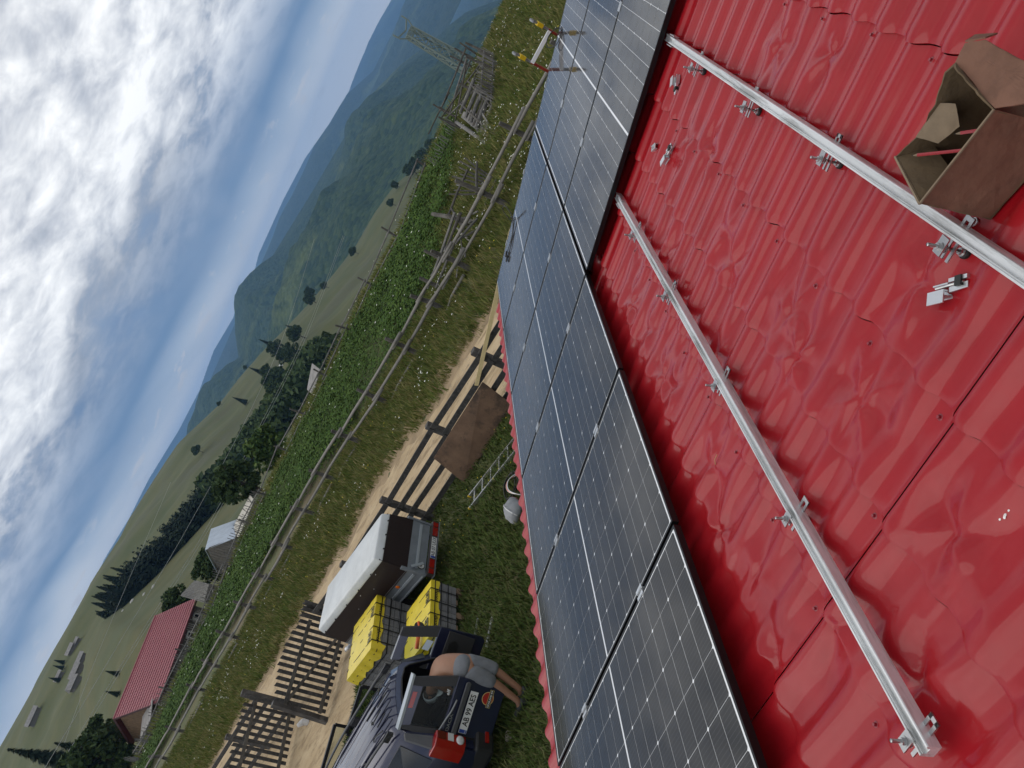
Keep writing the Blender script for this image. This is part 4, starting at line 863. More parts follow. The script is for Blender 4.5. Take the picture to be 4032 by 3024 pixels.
# bits on the grass
mat('carton', (0.42, 0.36, 0.30), 0.85)
def profile(a, b, label):
    a, b = Vector(a), Vector(b); t = thing('metal_profile', label, 'profile', tuple(a))
    part('web', MB().bar(a, b, 0.045, 0.004), 'aluminium', t)
    s = (b - a).cross(Vector((0, 0, 1))).normalized()
    for k in (-1, 1): part('flange', MB().bar(a + s * (.022 * k) + Vector((0, 0, .015)), b + s * (.022 * k) + Vector((0, 0, .015)), .004, .03), 'aluminium', t)
profile((8.02, 8.28, .03), (7.62, 8.52, .03), 'short slotted aluminium profile on grass next to the low pallet')
profile((8.33, 8.72, .03), (7.85, 9.0, .03), 'short aluminium profile half behind the open van door')
top('carton_scrap', MB().hexa([(5.86, 8.05, 0.0), (5.98, 8.06, 0.0), (5.97, 8.16, 0.0), (5.85, 8.15, 0.0)], [(5.87, 8.06, .05), (5.97, 8.07, .06), (5.96, 8.15, .05), (5.86, 8.14, .055)]), 'carton', 'small pale carton scrap on grass under the open rear door', 'carton', origin=(5.9, 8.1, 0))
mat('bag_grey', (0.26, 0.27, 0.285), 0.7, var=0.1, vscale=10, bump=0.6, bscale=18); mat('bag_red', (0.55, 0.15, 0.16), 0.6)
bg_ = thing('grey_bag', 'grey soft bag with a white stripe on the grass under the eave', 'bag', (9.44, 7.28, 0))
bag = MB().lathe((9.44, 7.28, 0), [(.05, 0.0), (.17, .015), (.215, .07), (.215, .13), (.18, .20), (.11, .25), (.05, .28), (.02, .285)], 26)
bag.v = [(9.44 + (x - 9.44) * (1 + .16 * math.sin(3 * math.atan2(y - 7.28, x - 9.44) + z * 14) + random.uniform(-.04, .04)) * 1.15, 7.28 + (y - 7.28) * (1 + .14 * math.sin(4 * math.atan2(y - 7.28, x - 9.44) + z * 20) + random.uniform(-.04, .04)) * .85, z * (1 + random.uniform(-.06, .06))) for x, y, z in bag.v]
part('body', bag, 'bag_grey', bg_, smooth=True)
part('stripe', MB().tube([(9.44 + .25 * math.cos(a) * math.cos(.5), 7.28 + .20 * math.cos(a) * math.sin(.5), .08 + .215 * max(0, math.sin(a))) for a in np.linspace(0.15, 2.99, 14)], 0.012, 6), 'white_lens', bg_, smooth=True)
part('flap', MB().hexa([(9.62, 7.20, .05), (9.76, 7.24, .03), (9.74, 7.38, .03), (9.60, 7.36, .05)], [(9.62, 7.20, .20), (9.74, 7.25, .14), (9.72, 7.37, .14), (9.60, 7.35, .20)]), 'bag_red', bg_)
cc_ = thing('cable_coil', 'coil of black cable beside the grey bag under the eave', 'cable', (10.15, 7.35, 0))
for k in range(6):
    r = .25 + .02 * math.sin(k * 2.1); part('turn', MB().tube([(10.15 + r * (1.25 + .05 * math.sin(k)) * math.cos(a), 7.35 + r * .8 * math.sin(a) + .02 * math.sin(k * 3), .015 + .016 * k + .01 * math.sin(3 * a + k)) for a in np.linspace(k, k + 6.2, 26)], 0.011, 6), 'cable_black', cc_, smooth=True)
cw = thing('wire_bundle', 'bright bundle of coloured wires bent over the black cable coil', 'wire', (9.95, 7.1, 0))
for k, mm in enumerate(('white_lens', 'grey_metal', 'tool_orange', 'steel')): part('wire', MB().tube(spline([(10.28 - .02 * k, 7.06, .02), (10.1, 7.20 + .012 * k, .20), (9.85, 7.22 + .01 * k, .22), (9.68, 7.12, .12), (9.62, 7.02 + .01 * k, .02)], 5), 0.010, 6), mm, cw, smooth=True)
#SECTION5
# ------------------------------------------------------------------ van with open doors
mat('paint_navy', (0.016, 0.020, 0.052), 0.30, metal=0.35, coat=1.0, coatr=0.06, var=0.12, vscale=2)
mat('plastic_black', (0.012, 0.012, 0.013), 0.5); mat('plastic_grey', (0.060, 0.062, 0.066), 0.5, var=0.1); mat('car_inside', (0.012, 0.012, 0.013), 0.8); mat('trim_panel', (0.030, 0.030, 0.032), 0.65)
mat('dark_trim_red', (0.10, 0.004, 0.004), 0.2, coat=1.0)
mat('dark_glass', (0.006, 0.007, 0.008), 0.05, coat=0.5)
def glass_mat():
    m = bpy.data.materials.new('glass'); m.use_nodes = True; n = m.node_tree.nodes; l = m.node_tree.links; n.clear()
    t = n.new('ShaderNodeBsdfTransparent'); t.inputs[0].default_value = (0.80, 0.84, 0.82, 1); g = n.new('ShaderNodeBsdfGlossy'); g.inputs['Roughness'].default_value = 0.03
    f = n.new('ShaderNodeFresnel'); f.inputs[0].default_value = 1.22; mx = n.new('ShaderNodeMixShader'); o = n.new('ShaderNodeOutputMaterial')
    l.new(f.outputs[0], mx.inputs[0]); l.new(t.outputs[0], mx.inputs[1]); l.new(g.outputs[0], mx.inputs[2]); l.new(mx.outputs[0], o.inputs[0]); MATS['glass'] = m
glass_mat()
car = thing('van', 'dark navy estate van with rear and side doors standing open', 'car', (6.35, 8.31, 0), R_(12))
ST = [(-0.06, .76, .83, .83, .60, .98, 1.47, 1.525), (0.10, .79, .86, .855, .625, .98, 1.52, 1.585), (0.8, .81, .87, .86, .645, .97, 1.555, 1.625), (1.8, .82, .87, .86, .65, .96, 1.565, 1.635), (2.5, .82, .87, .86, .64, .95, 1.54, 1.605), (2.75, .82, .87, .86, .635, .95, 1.49, 1.55),
      (3.1, .82, .87, .86, .70, .94, 1.24, 1.30), (3.45, .82, .87, .85, .76, .93, 1.00, 1.04), (4.1, .80, .85, .80, .70, .82, .86, .90), (4.4, .70, .76, .70, .6, .66, .70, .72)]
def section(s):
    y, ws, wm, wb, wr, zb, zr, zc = s
    half = [(ws, .27), (wm, .58), (wb, zb), (wr + .03, zr - .06), (wr - .03, zr), (.30, zc - .012), (0, zc)]
    lean = lambda z: y + .24 * max(0, z - .95) / .6 * max(0, 1 - max(0, y + .08) / .7)
    return [(x, lean(z), z) for x, z in half] + [(-x, lean(z), z) for x, z in reversed(half[:-1])]
def loft(secs):
    n = len(secs[0]); v = [p for s in secs for p in s]; f = [(i * n + j, i * n + j + 1, (i + 1) * n + j + 1, (i + 1) * n + j) for i in range(len(secs) - 1) for j in range(n - 1)]; return v, f
v, f = loft([section(s) for s in ST]); n_ = 13; v.append((0, 4.42, .5)); f.append(tuple(range((len(ST) - 1) * n_, len(ST) * n_)))
mb = MB(); mb.add(v, f); body = part('body', mb, 'paint_navy', car, True, True); m_ = body.modifiers.new('solid', 'SOLIDIFY'); m_.thickness = 0.03; m_.offset = -1
e_ = body.modifiers.new('edge', 'EDGE_SPLIT'); e_.split_angle = R_(38)
ins = [(y, ws - .10, wm - .12, wb - .12, wr - .09, zb, zr - .09, zc - .09) for y, ws, wm, wb, wr, zb, zr, zc in ST[:6]]; ins[0] = (-0.05,) + ins[0][1:]
v, f = loft([section(s) for s in ins]); v += [(-.7, -.05, .46), (.7, -.05, .46), (.7, 2.75, .46), (-.7, 2.75, .46)]; k = len(v) - 4; f.append((k, k + 1, k + 2, k + 3)); v += [(-.7, 2.74, .46), (.7, 2.74, .46), (.55, 2.74, 1.4), (-.55, 2.74, 1.4)]; f.append((k + 4, k + 5, k + 6, k + 7))
mb = MB(); mb.add(v, f); part('interior', mb, 'car_inside', car, True)
a = section((-0.075, .72, .79, .79, .60, .98, 1.47, 1.525)); b = section((-0.07, .62, .68, .68, .535, .98, 1.40, 1.455)); a = [(x, y, max(z, .50)) for x, y, z in a]; b = [(x, y, max(z, .52)) for x, y, z in b]
mb = MB(); mb.add(a + b, [(j, j + 1, 13 + j + 1, 13 + j) for j in range(12)]); o = part('rear_frame', mb, 'paint_navy', car, True); o.modifiers.new('solid', 'SOLIDIFY').thickness = 0.05
part('door_seal', MB().tube([(x * .985, y - .025, z) for x, y, z in b], 0.014, 6), 'rubber', car, True, True)
o = part('rear_bumper', MB().prism([(-.84, .10, .30), (-.82, -.12, .30), (-.60, -.19, .30), (.60, -.19, .30), (.82, -.12, .30), (.84, .10, .30), (.84, .45, .30), (-.84, .45, .30)], (0, 0, .27)), 'plastic_black', car, True); bevel(o, .04, 3)
part('bumper_reflector', MB().box((-.66, -.185, .42), (.16, .02, .05), Matrix.Rotation(-.25, 3, 'Z')), 'red_lens', car, True)
for s in (-1, 1):
    if s > 0: tl = None
    else: tl = part('tail_lamp', MB().prism([(s * .69, -.125, .70), (s * .80, -.105, .70), (s * .87, -.03, .70), (s * .89, .13, .70), (s * .85, .14, .70), (s * .69, -.06, .70)], (0, 0, .42)), 'red_lens', car, True); bevel(tl, .012, 2)
    if s < 0: part('lamp_lens', MB().lathe((s * .765, -.115, .79), [(.055, 0), (.055, .014), (.03, .024)], 16, Matrix.Rotation(R_(90), 3, 'X') @ Matrix.Rotation(s * .4, 3, 'Y')), 'white_lens', car, True, True)
    if s < 0: part('lamp_strip', MB().prism([(s * .70, -.128, .88), (s * .80, -.108, .88), (s * .80, -.108, .96), (s * .70, -.128, .96)], (0, -.004, 0)), 'white_lens', car, True)
    if s < 0: part('lamp_band', MB().prism([(s * .70, -.128, .985), (s * .80, -.108, .985), (s * .80, -.108, 1.10), (s * .70, -.128, 1.10)], (0, -.003, 0)), 'dark_trim_red', car, True)
    part('pillar_trim', MB().prism([(s * .70, -.02, 1.12), (s * .845, .03, 1.12), (s * .70, .14, 1.42), (s * .62, .12, 1.44)], (0, .03, 0)), 'plastic_grey', car, True)
    for yy in (.85, 3.55):
        w = part('wheel', MB().lathe((s * .76, yy, .30), [(.19, -.09), (.28, -.095), (.30, -.06), (.30, .06), (.28, .095), (.19, .09)], 28, Matrix.Rotation(R_(90), 3, 'Y')), 'tyre', car, True)
        part('rim', MB().lathe((s * .80, yy, .30), [(.185, -.04), (.18, .045), (.06, .055)], 20, Matrix.Rotation(R_(90), 3, 'Y')), 'grey_metal', w, True)
    # roof rail
    rl = MB().tube(spline([(s * .60, .22, 1.555), (s * .60, .32, 1.625), (s * .60, .9, 1.655), (s * .60, 1.7, 1.665), (s * .59, 2.35, 1.63), (s * .59, 2.45, 1.56)], 6), .019, 8); part('roof_rail', rl, 'plastic_grey', car, True, True)
    for yy in (.27, 1.3): part('rail_foot', MB().box((s * .60, yy, 1.60), (.035, .16, .08)), 'plastic_black', car, True)
    # side windows
    def side_q(y0, y1, z0, z1, inset=.0):
        def px_(y, z):
            ss = [st for st in ST]; i = max(j for j in range(len(ss) - 1) if ss[j][0] <= y); t_ = (y - ss[i][0]) / (ss[i + 1][0] - ss[i][0]); q = [ss[i][k_] * (1 - t_) + ss[i + 1][k_] * t_ for k_ in range(8)]
            u_ = (z - q[5]) / (q[6] - .06 - q[5]); return q[3] + (q[4] + .03 - q[3]) * u_
        return [(s * (px_(y, z) + .006), y, z) for y, z in ((y0, z0), (y1, z0), (y1 - .02, z1), (y0 + .06, z1))]
    for y0, y1 in ((.22, .95), (1.02, 1.85), (1.92, 2.72)):
        if s > 0 and y0 > 1: part('door_opening', MB().prism(side_q(y0, y1, .50 if False else 1.0, 1.44), (-.01, 0, 0)), 'car_inside', car, True)
        else: part('side_window', MB().prism(side_q(y0, y1, 1.02, 1.43), (-s * .012, 0, 0)), 'dark_glass', car, True)
part('windscreen', MB().prism([(-.60, 2.80, 1.49), (.60, 2.80, 1.49), (.72, 3.40, 1.05), (-.72, 3.40, 1.05)], (0, .01, .02)), 'dark_glass', car, True)
for x in (-.40, -.24, -.08, .08, .24, .40): part('roof_rib', MB().tube([(x, .16, 1.583 + .03 * (1 - abs(x) * 2) ** .5 - .012), (x, .8, 1.612 - .02 * x * x), (x, 1.7, 1.622 - .02 * x * x), (x, 2.4, 1.598 - .02 * x * x)], [.010, .016, .016, .010], 8), 'paint_navy', car, True, True)
for k, pts in enumerate([[(-.38, .40), (-.30, .62), (-.34, .66)], [(-.18, .30), (-.22, .52)], [(-.02, .42), (-.05, .66), (.02, .68)], [(.12, .24), (.10, .50)], [(.30, .30), (.38, .42), (.34, .52)], [(-.46, .9), (-.36, 1.1), (-.42, 1.16)], [(.22, .62), (.20, .86)]]):
    part('strap_end', MB().tube(spline([(x, y, 1.625 - .05 * abs(x) + .01 * (i % 2)) for i, (x, y) in enumerate(pts)], 4), .009, 6), 'rubber', car, True)
def world_part(name, mb, m, parent=car, smooth=False):
    inv = (Matrix.Translation(car.location) @ Matrix.Rotation(R_(12), 4, 'Z')).inverted()
    mb.v = [tuple(inv @ Vector(p)) for p in mb.v]; return part(name, mb, m, parent, True, smooth)
def world_text(name, s, size, m, o, ex, ey, lift, bold=0.0, xs=1.0, parent=car):
    v, f = text_geo(s, size, True, bold, xs); o = Vector(o); ex = Vector(ex); ey = Vector(ey); nn = ex.cross(ey); inv = (Matrix.Translation(car.location) @ Matrix.Rotation(R_(12), 4, 'Z')).inverted()
    return link_mesh(name, [inv @ (o + ex * p[0] + ey * p[1] + nn * lift) for p in v], f, m, parent)
def make_door(hinge, free, win, outer):
    h = Vector((*hinge, 0)); d = (Vector((*free, 0)) - h); w = d.length; d.normalize(); n = d.cross(Vector((0, 0, 1))); UP = Vector((0, 0, 1))
    Q = lambda s, z, o=0.0: h + d * s + n * o + UP * z + Vector((.05, .26, 0)) * (max(0, z - .92) / .6)
    th = .06; s0, s1, z0, z1 = win
    door = world_part('rear_door', MB().prism([Q(0, .38), Q(.03, .34), Q(w - .04, .34), Q(w, .40), Q(w, z0), Q(0, z0)], n * -th), 'paint_navy'); bevel(door, .012, 2)
    for poly in ([(0, z0 + .001), (s0, z0 + .001), (s0 + .03, z1), (s0 + .02, 1.53), (.10, 1.49)], [(s1, z0 + .001), (w, z0 + .001), (w - .05, 1.53), (s1 - .02, 1.53), (s1 - .03, z1)], [(s0 + .031, z1), (s1 - .031, z1), (s1 - .021, 1.53), (s0 + .021, 1.53)]):
        world_part('window_surround', MB().prism([Q(s, z) for s, z in poly], n * -th), 'paint_navy' if poly[0][1] == z1 else 'plastic_black', door)
    world_part('window_pane', MB().prism([Q(s0 - .02, z0 - .01, -.024), Q(s1 + .02, z0 - .01, -.024), Q(s1 - .01, z1 + .02, -.024), Q(s0 + .01, z1 + .02, -.024)], n * -.006), 'glass', door)
    return door, Q, d, n, w
d1, Q, d_, n_v, w1 = make_door((5.655, 8.13), (6.20, 7.56), (.12, .66, 1.02, 1.40), True)
UP = Vector((0, 0, 1))
world_part('top_flange', MB().prism([Q(.08, 1.50, .012), Q(w1 - .02, 1.53, .012), Q(w1 - .02, 1.53, -.10), Q(.08, 1.50, -.10)], UP * .03), 'galva_light', d1)
world_part('brake_lamp', MB().box(Q(.45, 1.465, .008), (.19, .05, .014), Matrix((d_, UP, n_v)).transposed() @ Matrix.Rotation(0, 3, 'Z')) if False else MB().prism([Q(.36, 1.445, .002), Q(.56, 1.445, .002), Q(.56, 1.495, .002), Q(.36, 1.495, .002)], n_v * .012), 'red_lens', d1)
hb2 = world_part('handle_bar', MB().prism([Q(.05, .845, .0), Q(.72, .845, .0), Q(.74, .88, .0), Q(.72, .915, .0), Q(.05, .915, .0), Q(.03, .88, .0)], n_v * .035), 'plastic_grey', d1); bevel(hb2, .012, 2)
pl2 = world_part('number_plate', MB().prism([Q(.12, .705, .002), Q(.64, .705, .002), Q(.64, .815, .002), Q(.12, .815, .002)], n_v * .006), 'plate_white', d1)
world_part('euro_band', MB().prism([Q(.124, .709, .0085), Q(.165, .709, .0085), Q(.165, .811, .0085), Q(.124, .811, .0085)], n_v * .001), 'euro_blue', d1)
world_text('plate_letters', 'AB 99 AES', .108, 'black_print', Q(.405, .758, .0095), d_, UP, .001, .002, .83, d1); world_text('country_letters', 'RO', .026, 'plate_white', Q(.1445, .728, .0105), d_, UP, .001, 0, 1, d1)
world_text('badge_letters', 'DACIA', .058, 'grey_metal', Q(.21, .965, .004), d_, UP, .002, .001, 1.2, d1)
world_text('window_sticker', 'elf', .07, 'plate_white', Q(.575, 1.075, -.021), d_, UP, .001, .002, 1, d1)
mat('sticker_red', (0.35, 0.02, 0.015), 0.4); mat('sticker_gold', (0.55, 0.45, 0.18), 0.4)
sm = Matrix((d_, UP, n_v)).transposed()
world_part('sticker_ring', MB().lathe(Q(.60, .555, .001), [(.083, 0), (.083, .002)], 28, sm), 'sticker_gold', d1); world_part('sticker_disc', MB().lathe(Q(.60, .555, .0032), [(.075, 0), (.075, .001)], 28, sm), 'sticker_red', d1)
world_part('sticker_bar_rim', MB().prism([Q(.49, .495, .0045), Q(.715, .495, .0045), Q(.715, .553, .0045), Q(.49, .553, .0045)], n_v * .001), 'sticker_gold', d1)
world_part('sticker_bar', MB().prism([Q(.495, .50, .0058), Q(.71, .50, .0058), Q(.71, .548, .0058), Q(.495, .548, .0058)], n_v * .001), 'black_print', d1)
world_text('sticker_text', 'DOGLAND K9', .034, 'plate_white', Q(.603, .524, .0068), d_, UP, .001, .001, .95, d1)
world_part('wiper', MB().tube(spline([Q(.50, .965, .02), Q(.36, .99, .03), Q(.24, 1.03, .03), Q(.07, 1.07, .02)], 4), .012, 7), 'grey_metal', d1, True)
d2, Q2, d2v, n2v, w2 = make_door((6.93, 8.50), (7.33, 8.02), (.08, .47, 1.05, 1.42), False)
tp2 = world_part('trim_panel', MB().prism([Q2(.06, .50, .001), Q2(w2 - .06, .50, .001), Q2(w2 - .05, .92, .001), Q2(.06, .92, .001)], n2v * .018), 'trim_panel', d2); bevel(tp2, .01, 2)
world_part('door_pocket', MB().prism([Q2(.20, .74, .019), Q2(.42, .72, .019), Q2(.46, .80, .019), Q2(.40, .87, .019), Q2(.22, .87, .019)], n2v * .012), 'plastic_black', d2)
mat('paper_blue', (0.45, 0.52, 0.58), 0.6)
world_part('window_paper', MB().prism([Q2(.26, 1.10, -.018), Q2(.40, 1.07, -.018), Q2(.42, 1.16, -.018), Q2(.28, 1.19, -.018)], n2v * .002), 'paper_blue', d2)
def side_door(h, f_, z0=.42):
    h, f_ = Vector((*h, 0)), Vector((*f_, 0)); d = (f_ - h); w = d.length; d.normalize(); n = d.cross(UP); q = lambda s, z: h + d * s + UP * z
    D = part('side_door', MB().prism([q(0, z0), q(w, z0), q(w, .96), q(0, .96)], n * -.06), 'paint_navy', car, True)
    for a, b in (((.0, .961), (.10, 1.47)), ((w - .03, .961), (w - .05, 1.47)), ((.10, 1.47), (w - .05, 1.47))): part('window_frame', MB().bar(q(*a) - n * .03, q(*b) - n * .03, .05, .05, tuple(n)), 'plastic_black', D, True)
    part('window_pane', MB().prism([q(.03, .96), q(w - .04, .96), q(w - .07, 1.45), q(.11, 1.45)], n * -.006), 'glass', D, True)
side_door((.90, 1.98), (1.42, 1.32)); side_door((.90, 3.02), (1.62, 2.35))

# ------------------------------------------------------------------ person bending into the van
mat('skin', (0.30, 0.155, 0.095), 0.55, var=0.08, vscale=6); mat('shorts_grey', (0.155, 0.165, 0.18), 0.85, var=0.12, vscale=9, bump=0.6, bscale=18); mat('shoe_dark', (0.030, 0.034, 0.036), 0.7); mat('cap_white', (0.62, 0.68, 0.72), 0.8, var=0.08, vscale=8); mat('hair_dark', (0.02, 0.014, 0.01), 0.8)
man = thing('person', 'shirtless person in grey shorts and pale cap bending into the van', 'person', (6.25, 7.65, 0))
def skin_mesh(name, verts, edges, radii, m, T, sub=2, root=0):
    me = bpy.data.meshes.new(name); loc = T.location; me.from_pydata([Vector(p) - loc for p in verts], edges, []); o = bpy.data.objects.new(name, me); COL.objects.link(o); o.parent = T
    sk = o.modifiers.new('skin', 'SKIN'); sk.use_smooth_shade = True
    for i, r in enumerate(radii): rr = r if isinstance(r, tuple) else (r, r); me.skin_vertices[0].data[i].radius = rr; me.skin_vertices[0].data[i].use_root = (i == root)
    o.modifiers.new('sub', 'SUBSURF').levels = sub; o.modifiers['sub'].render_levels = sub; me.materials.append(M(m)); return o
PV = [(6.42, 7.62, .93),            # 0 pelvis
      (6.53, 7.80, 1.05), (6.61, 8.02, 1.11), (6.65, 8.20, 1.09),     # spine, chest, upper chest
      (6.62, 8.36, 1.04),            # neck
      (6.57, 8.44, 1.00), (6.52, 8.52, .965),      # head
      (6.33, 7.62, .86), (6.24, 7.58, .50), (6.13, 7.65, .12), (6.11, 7.72, .05), (6.07, 7.84, .035),     # near leg
      (6.50, 7.60, .87), (6.40, 7.53, .50), (6.26, 7.58, .12), (6.25, 7.66, .05), (6.22, 7.78, .035),     # other leg
      (6.50, 8.24, 1.00), (6.46, 8.26, .75), (6.47, 8.45, .66), (6.48, 8.53, .65),      # near arm
      (6.78, 8.26, 1.02), (6.82, 8.32, .78), (6.76, 8.52, .68), (6.74, 8.60, .67)]
PE = [(0, 1), (1, 2), (2, 3), (3, 4), (4, 5), (5, 6), (0, 7), (7, 8), (8, 9), (9, 10), (10, 11), (0, 12), (12, 13), (13, 14), (14, 15), (15, 16), (3, 17), (17, 18), (18, 19), (19, 20), (3, 21), (21, 22), (22, 23), (23, 24)]
PR = [(.15, .12), (.15, .115), (.17, .125), (.17, .11), .06, (.085, .095), (.075, .09), .095, .062, .042, .045, .035, .095, .062, .042, .045, .035, .065, .042, .033, .03, .065, .042, .033, .03]
# fingers as short chains from each palm
def fingers(base, fwd, side, verts, edges, radii, i0):
    base, fwd, side = Vector(base), Vector(fwd).normalized(), Vector(side).normalized(); dn = fwd.cross(side)
    if dn.z > 0: dn = -dn
    for k, (off, ln) in enumerate(((-.030, .060), (-.010, .075), (.010, .072), (.030, .055))):
        a = base + side * off + fwd * .02; b = a + fwd * ln * .6 + dn * .01; c = b + fwd * ln * .35 + dn * ln * .5; n0 = len(verts); verts += [tuple(a), tuple(b), tuple(c)]; edges += [(i0, n0), (n0, n0 + 1), (n0 + 1, n0 + 2)]; radii += [.012, .0095, .008]
    a = base - side * .04; b = a + (fwd * .03 - side * .03); n0 = len(verts); verts += [tuple(a), tuple(b)]; edges += [(i0, n0), (n0, n0 + 1)]; radii += [.013, .010]
fingers(PV[20], (0, 1, -.2), (1, 0, 0), PV, PE, PR, 20); fingers(PV[24], (0, 1, -.2), (1, 0, 0), PV, PE, PR, 24)
skin_mesh('body', PV, PE, PR, 'skin', man, 2)
skin_mesh('shorts', [(6.435, 7.66, .965), (6.485, 7.75, 1.01), (6.335, 7.62, .88), (6.285, 7.595, .68), (6.235, 7.58, .47), (6.50, 7.605, .89), (6.45, 7.56, .68), (6.39, 7.53, .47)], [(0, 1), (0, 2), (2, 3), (3, 4), (0, 5), (5, 6), (6, 7)], [(.185, .150), (.17, .135), .128, .115, .105, .128, .115, .105], 'shorts_grey', man, 2)
for fx in ((6.13, 7.63, 6.05, 7.88), (6.265, 7.56, 6.20, 7.81)):
    a, b = Vector((fx[0], fx[1], .055)), Vector((fx[2], fx[3], .035)); skin_mesh('shoe', [a - (b - a) * .12, a, (a + b) / 2 + Vector((0, 0, .005)), b], [(0, 1), (1, 2), (2, 3)], [.046, (.052, .056), (.05, .042), (.04, .032)], 'shoe_dark', man, 2)
    part('sole', MB().tube([a - (b - a) * .22 + Vector((0, 0, -.038)), (a + b) / 2 + Vector((0, 0, -.030)), b + (b - a) * .14 + Vector((0, 0, -.020))], [.045, .05, .038], 8), 'rubber', man)
hc = Vector((6.525, 8.515, .985)); hd_ = Vector((-.12, .75, -.65)).normalized()     # crown direction of the bowed head
hm = hd_.to_track_quat('Z', 'Y').to_matrix()
part('hair', MB().lathe(hc - hd_ * .05, [(.088, 0), (.098, .03), (.09, .06)], 16, hm), 'hair_dark', man, smooth=True)
part('cap', MB().lathe(hc, [(.104, -.02), (.106, .02), (.095, .07), (.06, .105), (.015, .118)], 20, hm), 'cap_white', man, smooth=True)
part('cap_visor', MB().lathe(hc + hm @ Vector((0, -.11, -.012)), [(.075, -.004), (.075, .006)], 16, hm), 'cap_white', man)
for s in (-1, 1): part('ear', MB().lathe(hc + hm @ Vector((s * .095, 0, -.05)), [(.022, -.008), (.026, 0), (.018, .008)], 10, hm @ Matrix.Rotation(R_(90), 3, 'Y')), 'skin', man, smooth=True)
part('nose', MB().lathe(hc + hm @ Vector((0, -.10, -.06)), [(.016, -.012), (.012, .012), (.004, .03)], 8, hm), 'skin', man, smooth=True)
#SECTION6
# ------------------------------------------------------------------ pole fence along the bank
def gz(x, y): return float(ground_z(np.array(float(x)), np.array(float(y))))
pole = thing('pole_fence', 'long grey pole fence along the grassy bank beside the crop field', 'fence', (21.5, 14, 0))
PP = [(20.9, 1.8, 1.2), (20.85, 4.1, 1.35), (20.64, 6.0, 1.7), (20.8, 8.3, 1.35), (21.0, 9.95, 1.2), (20.87, 11.7, 1.25), (21.35, 14.1, 1.2), (21.93, 16.5, 1.2), (22.4, 18.9, 1.15), (22.43, 20.9, 1.1), (22.55, 23.1, 1.1), (22.7, 25.3, 1.1), (22.95, 27.6, 1.2), (22.95, 29.8, 1.25), (23.2, 32.3, 1.15), (23.6, 34.9, 1.2), (23.5, 38.4, 1.15), (23.7, 41.5, 1.15), (23.9, 44.8, 1.1), (24.0, 48.2, 1.1), (24.2, 52, 1.1)]
for x, y, h in PP:
    z = gz(x, y); o = part('post', MB().tube([(x + .06, y, z - .2), (x + .06 + random.uniform(-.05, .05), y + random.uniform(-.06, .06), z + h * .5), (x + .06 + random.uniform(-.09, .09), y + random.uniform(-.08, .08), z + h)], [.085, .075, .06], 7, jit=.12), 'wood_grey_dark', pole)
for k in range(len(PP) - 1):
    (x0, y0, _), (x1, y1, _) = PP[k], PP[k + 1]
    for i, z in enumerate((.92, .52)):
        ov = .35 + random.uniform(-.05, .25); d = Vector((x1 - x0, y1 - y0, 0)).normalized(); sag = random.uniform(-.05, .03); r0 = random.uniform(.048, .060)
        a = Vector((x0 - .05, y0, gz(x0, y0) + z + (k % 2) * .05)) - d * ov; b = Vector((x1 - .05, y1, gz(x1, y1) + z + random.uniform(-.05, .04) + (k % 2) * .04)) + d * .12
        pts = [a + (b - a) * t_ + Vector((random.uniform(-.02, .02), 0, sag * math.sin(math.pi * t_) + random.uniform(-.012, .012))) for t_ in (0, .25, .5, .75, 1)]
        part('pole', MB().tube(pts, [r0, r0 * .96, r0 * .9, r0 * .84, r0 * .76], 8, jit=.06), 'pole_wood', pole, smooth=True)
    if k in (3, 5, 7, 8, 10, 11, 13, 15): part('pole', MB().tube([(x0 - .05, y0 + .2, gz(x0, y0) + .16), (x0 * .4 + x1 * .6 - .12, y0 * .4 + y1 * .6, .14), (x0 * .1 + x1 * .9 - .2, y0 * .1 + y1 * .9, .05)], [.05, .045, .035], 8, jit=.06), 'pole_wood', pole, smooth=True)
# ---- far fence behind the crop: posts, rails and thin stakes
ff = thing('far_stake_fence', 'weathered stake fence closing the far side of the crop field', 'fence', (40, 30, 0))
fy = list(np.arange(11.5, 58, 3.1))
def fx(y): return float(edge_x(np.array(float(y)))) - 1.3
for y in fy:
    x = fx(y); z = gz(x, y); part('post', MB().tube([(x, y, z - .1), (x + random.uniform(-.2, .2), y + random.uniform(-.15, .15), z + random.uniform(.9, 1.35))], [.07, .05], 6, jit=.1), 'wood_grey_dark', ff)
for y0, y1 in zip(fy[:-1], fy[1:]):
    for z in (.45, .85):
        if random.random() < .8: part('rail', MB().tube([(fx(y0) - .06, y0 - .2, gz(fx(y0), y0) + z + random.uniform(-.12, .1)), (fx(y1) - .06, y1 + .2, gz(fx(y1), y1) + z + random.uniform(-.2, .1))], [.045, .035], 6), 'wood_grey', ff)
stk = None
for y in np.arange(33, 57, .16):
    if random.random() < .12: continue
    x = fx(y) - .12; z = gz(x, y)
    if stk is None: stk = part('stake', MB().tube([(x, y, z - .1), (x, y, z + 1.0)], [.028, .02], 5), 'wood_grey', ff); s0 = Vector((x, y, z)); continue
    c = stk.copy(); COL.objects.link(c); c.parent = ff; c.location = stk.location + Vector((x, y, z)) - s0; c.scale = (1, 1, random.uniform(.75, 1.25)); c.rotation_euler = (0, 0, 0)
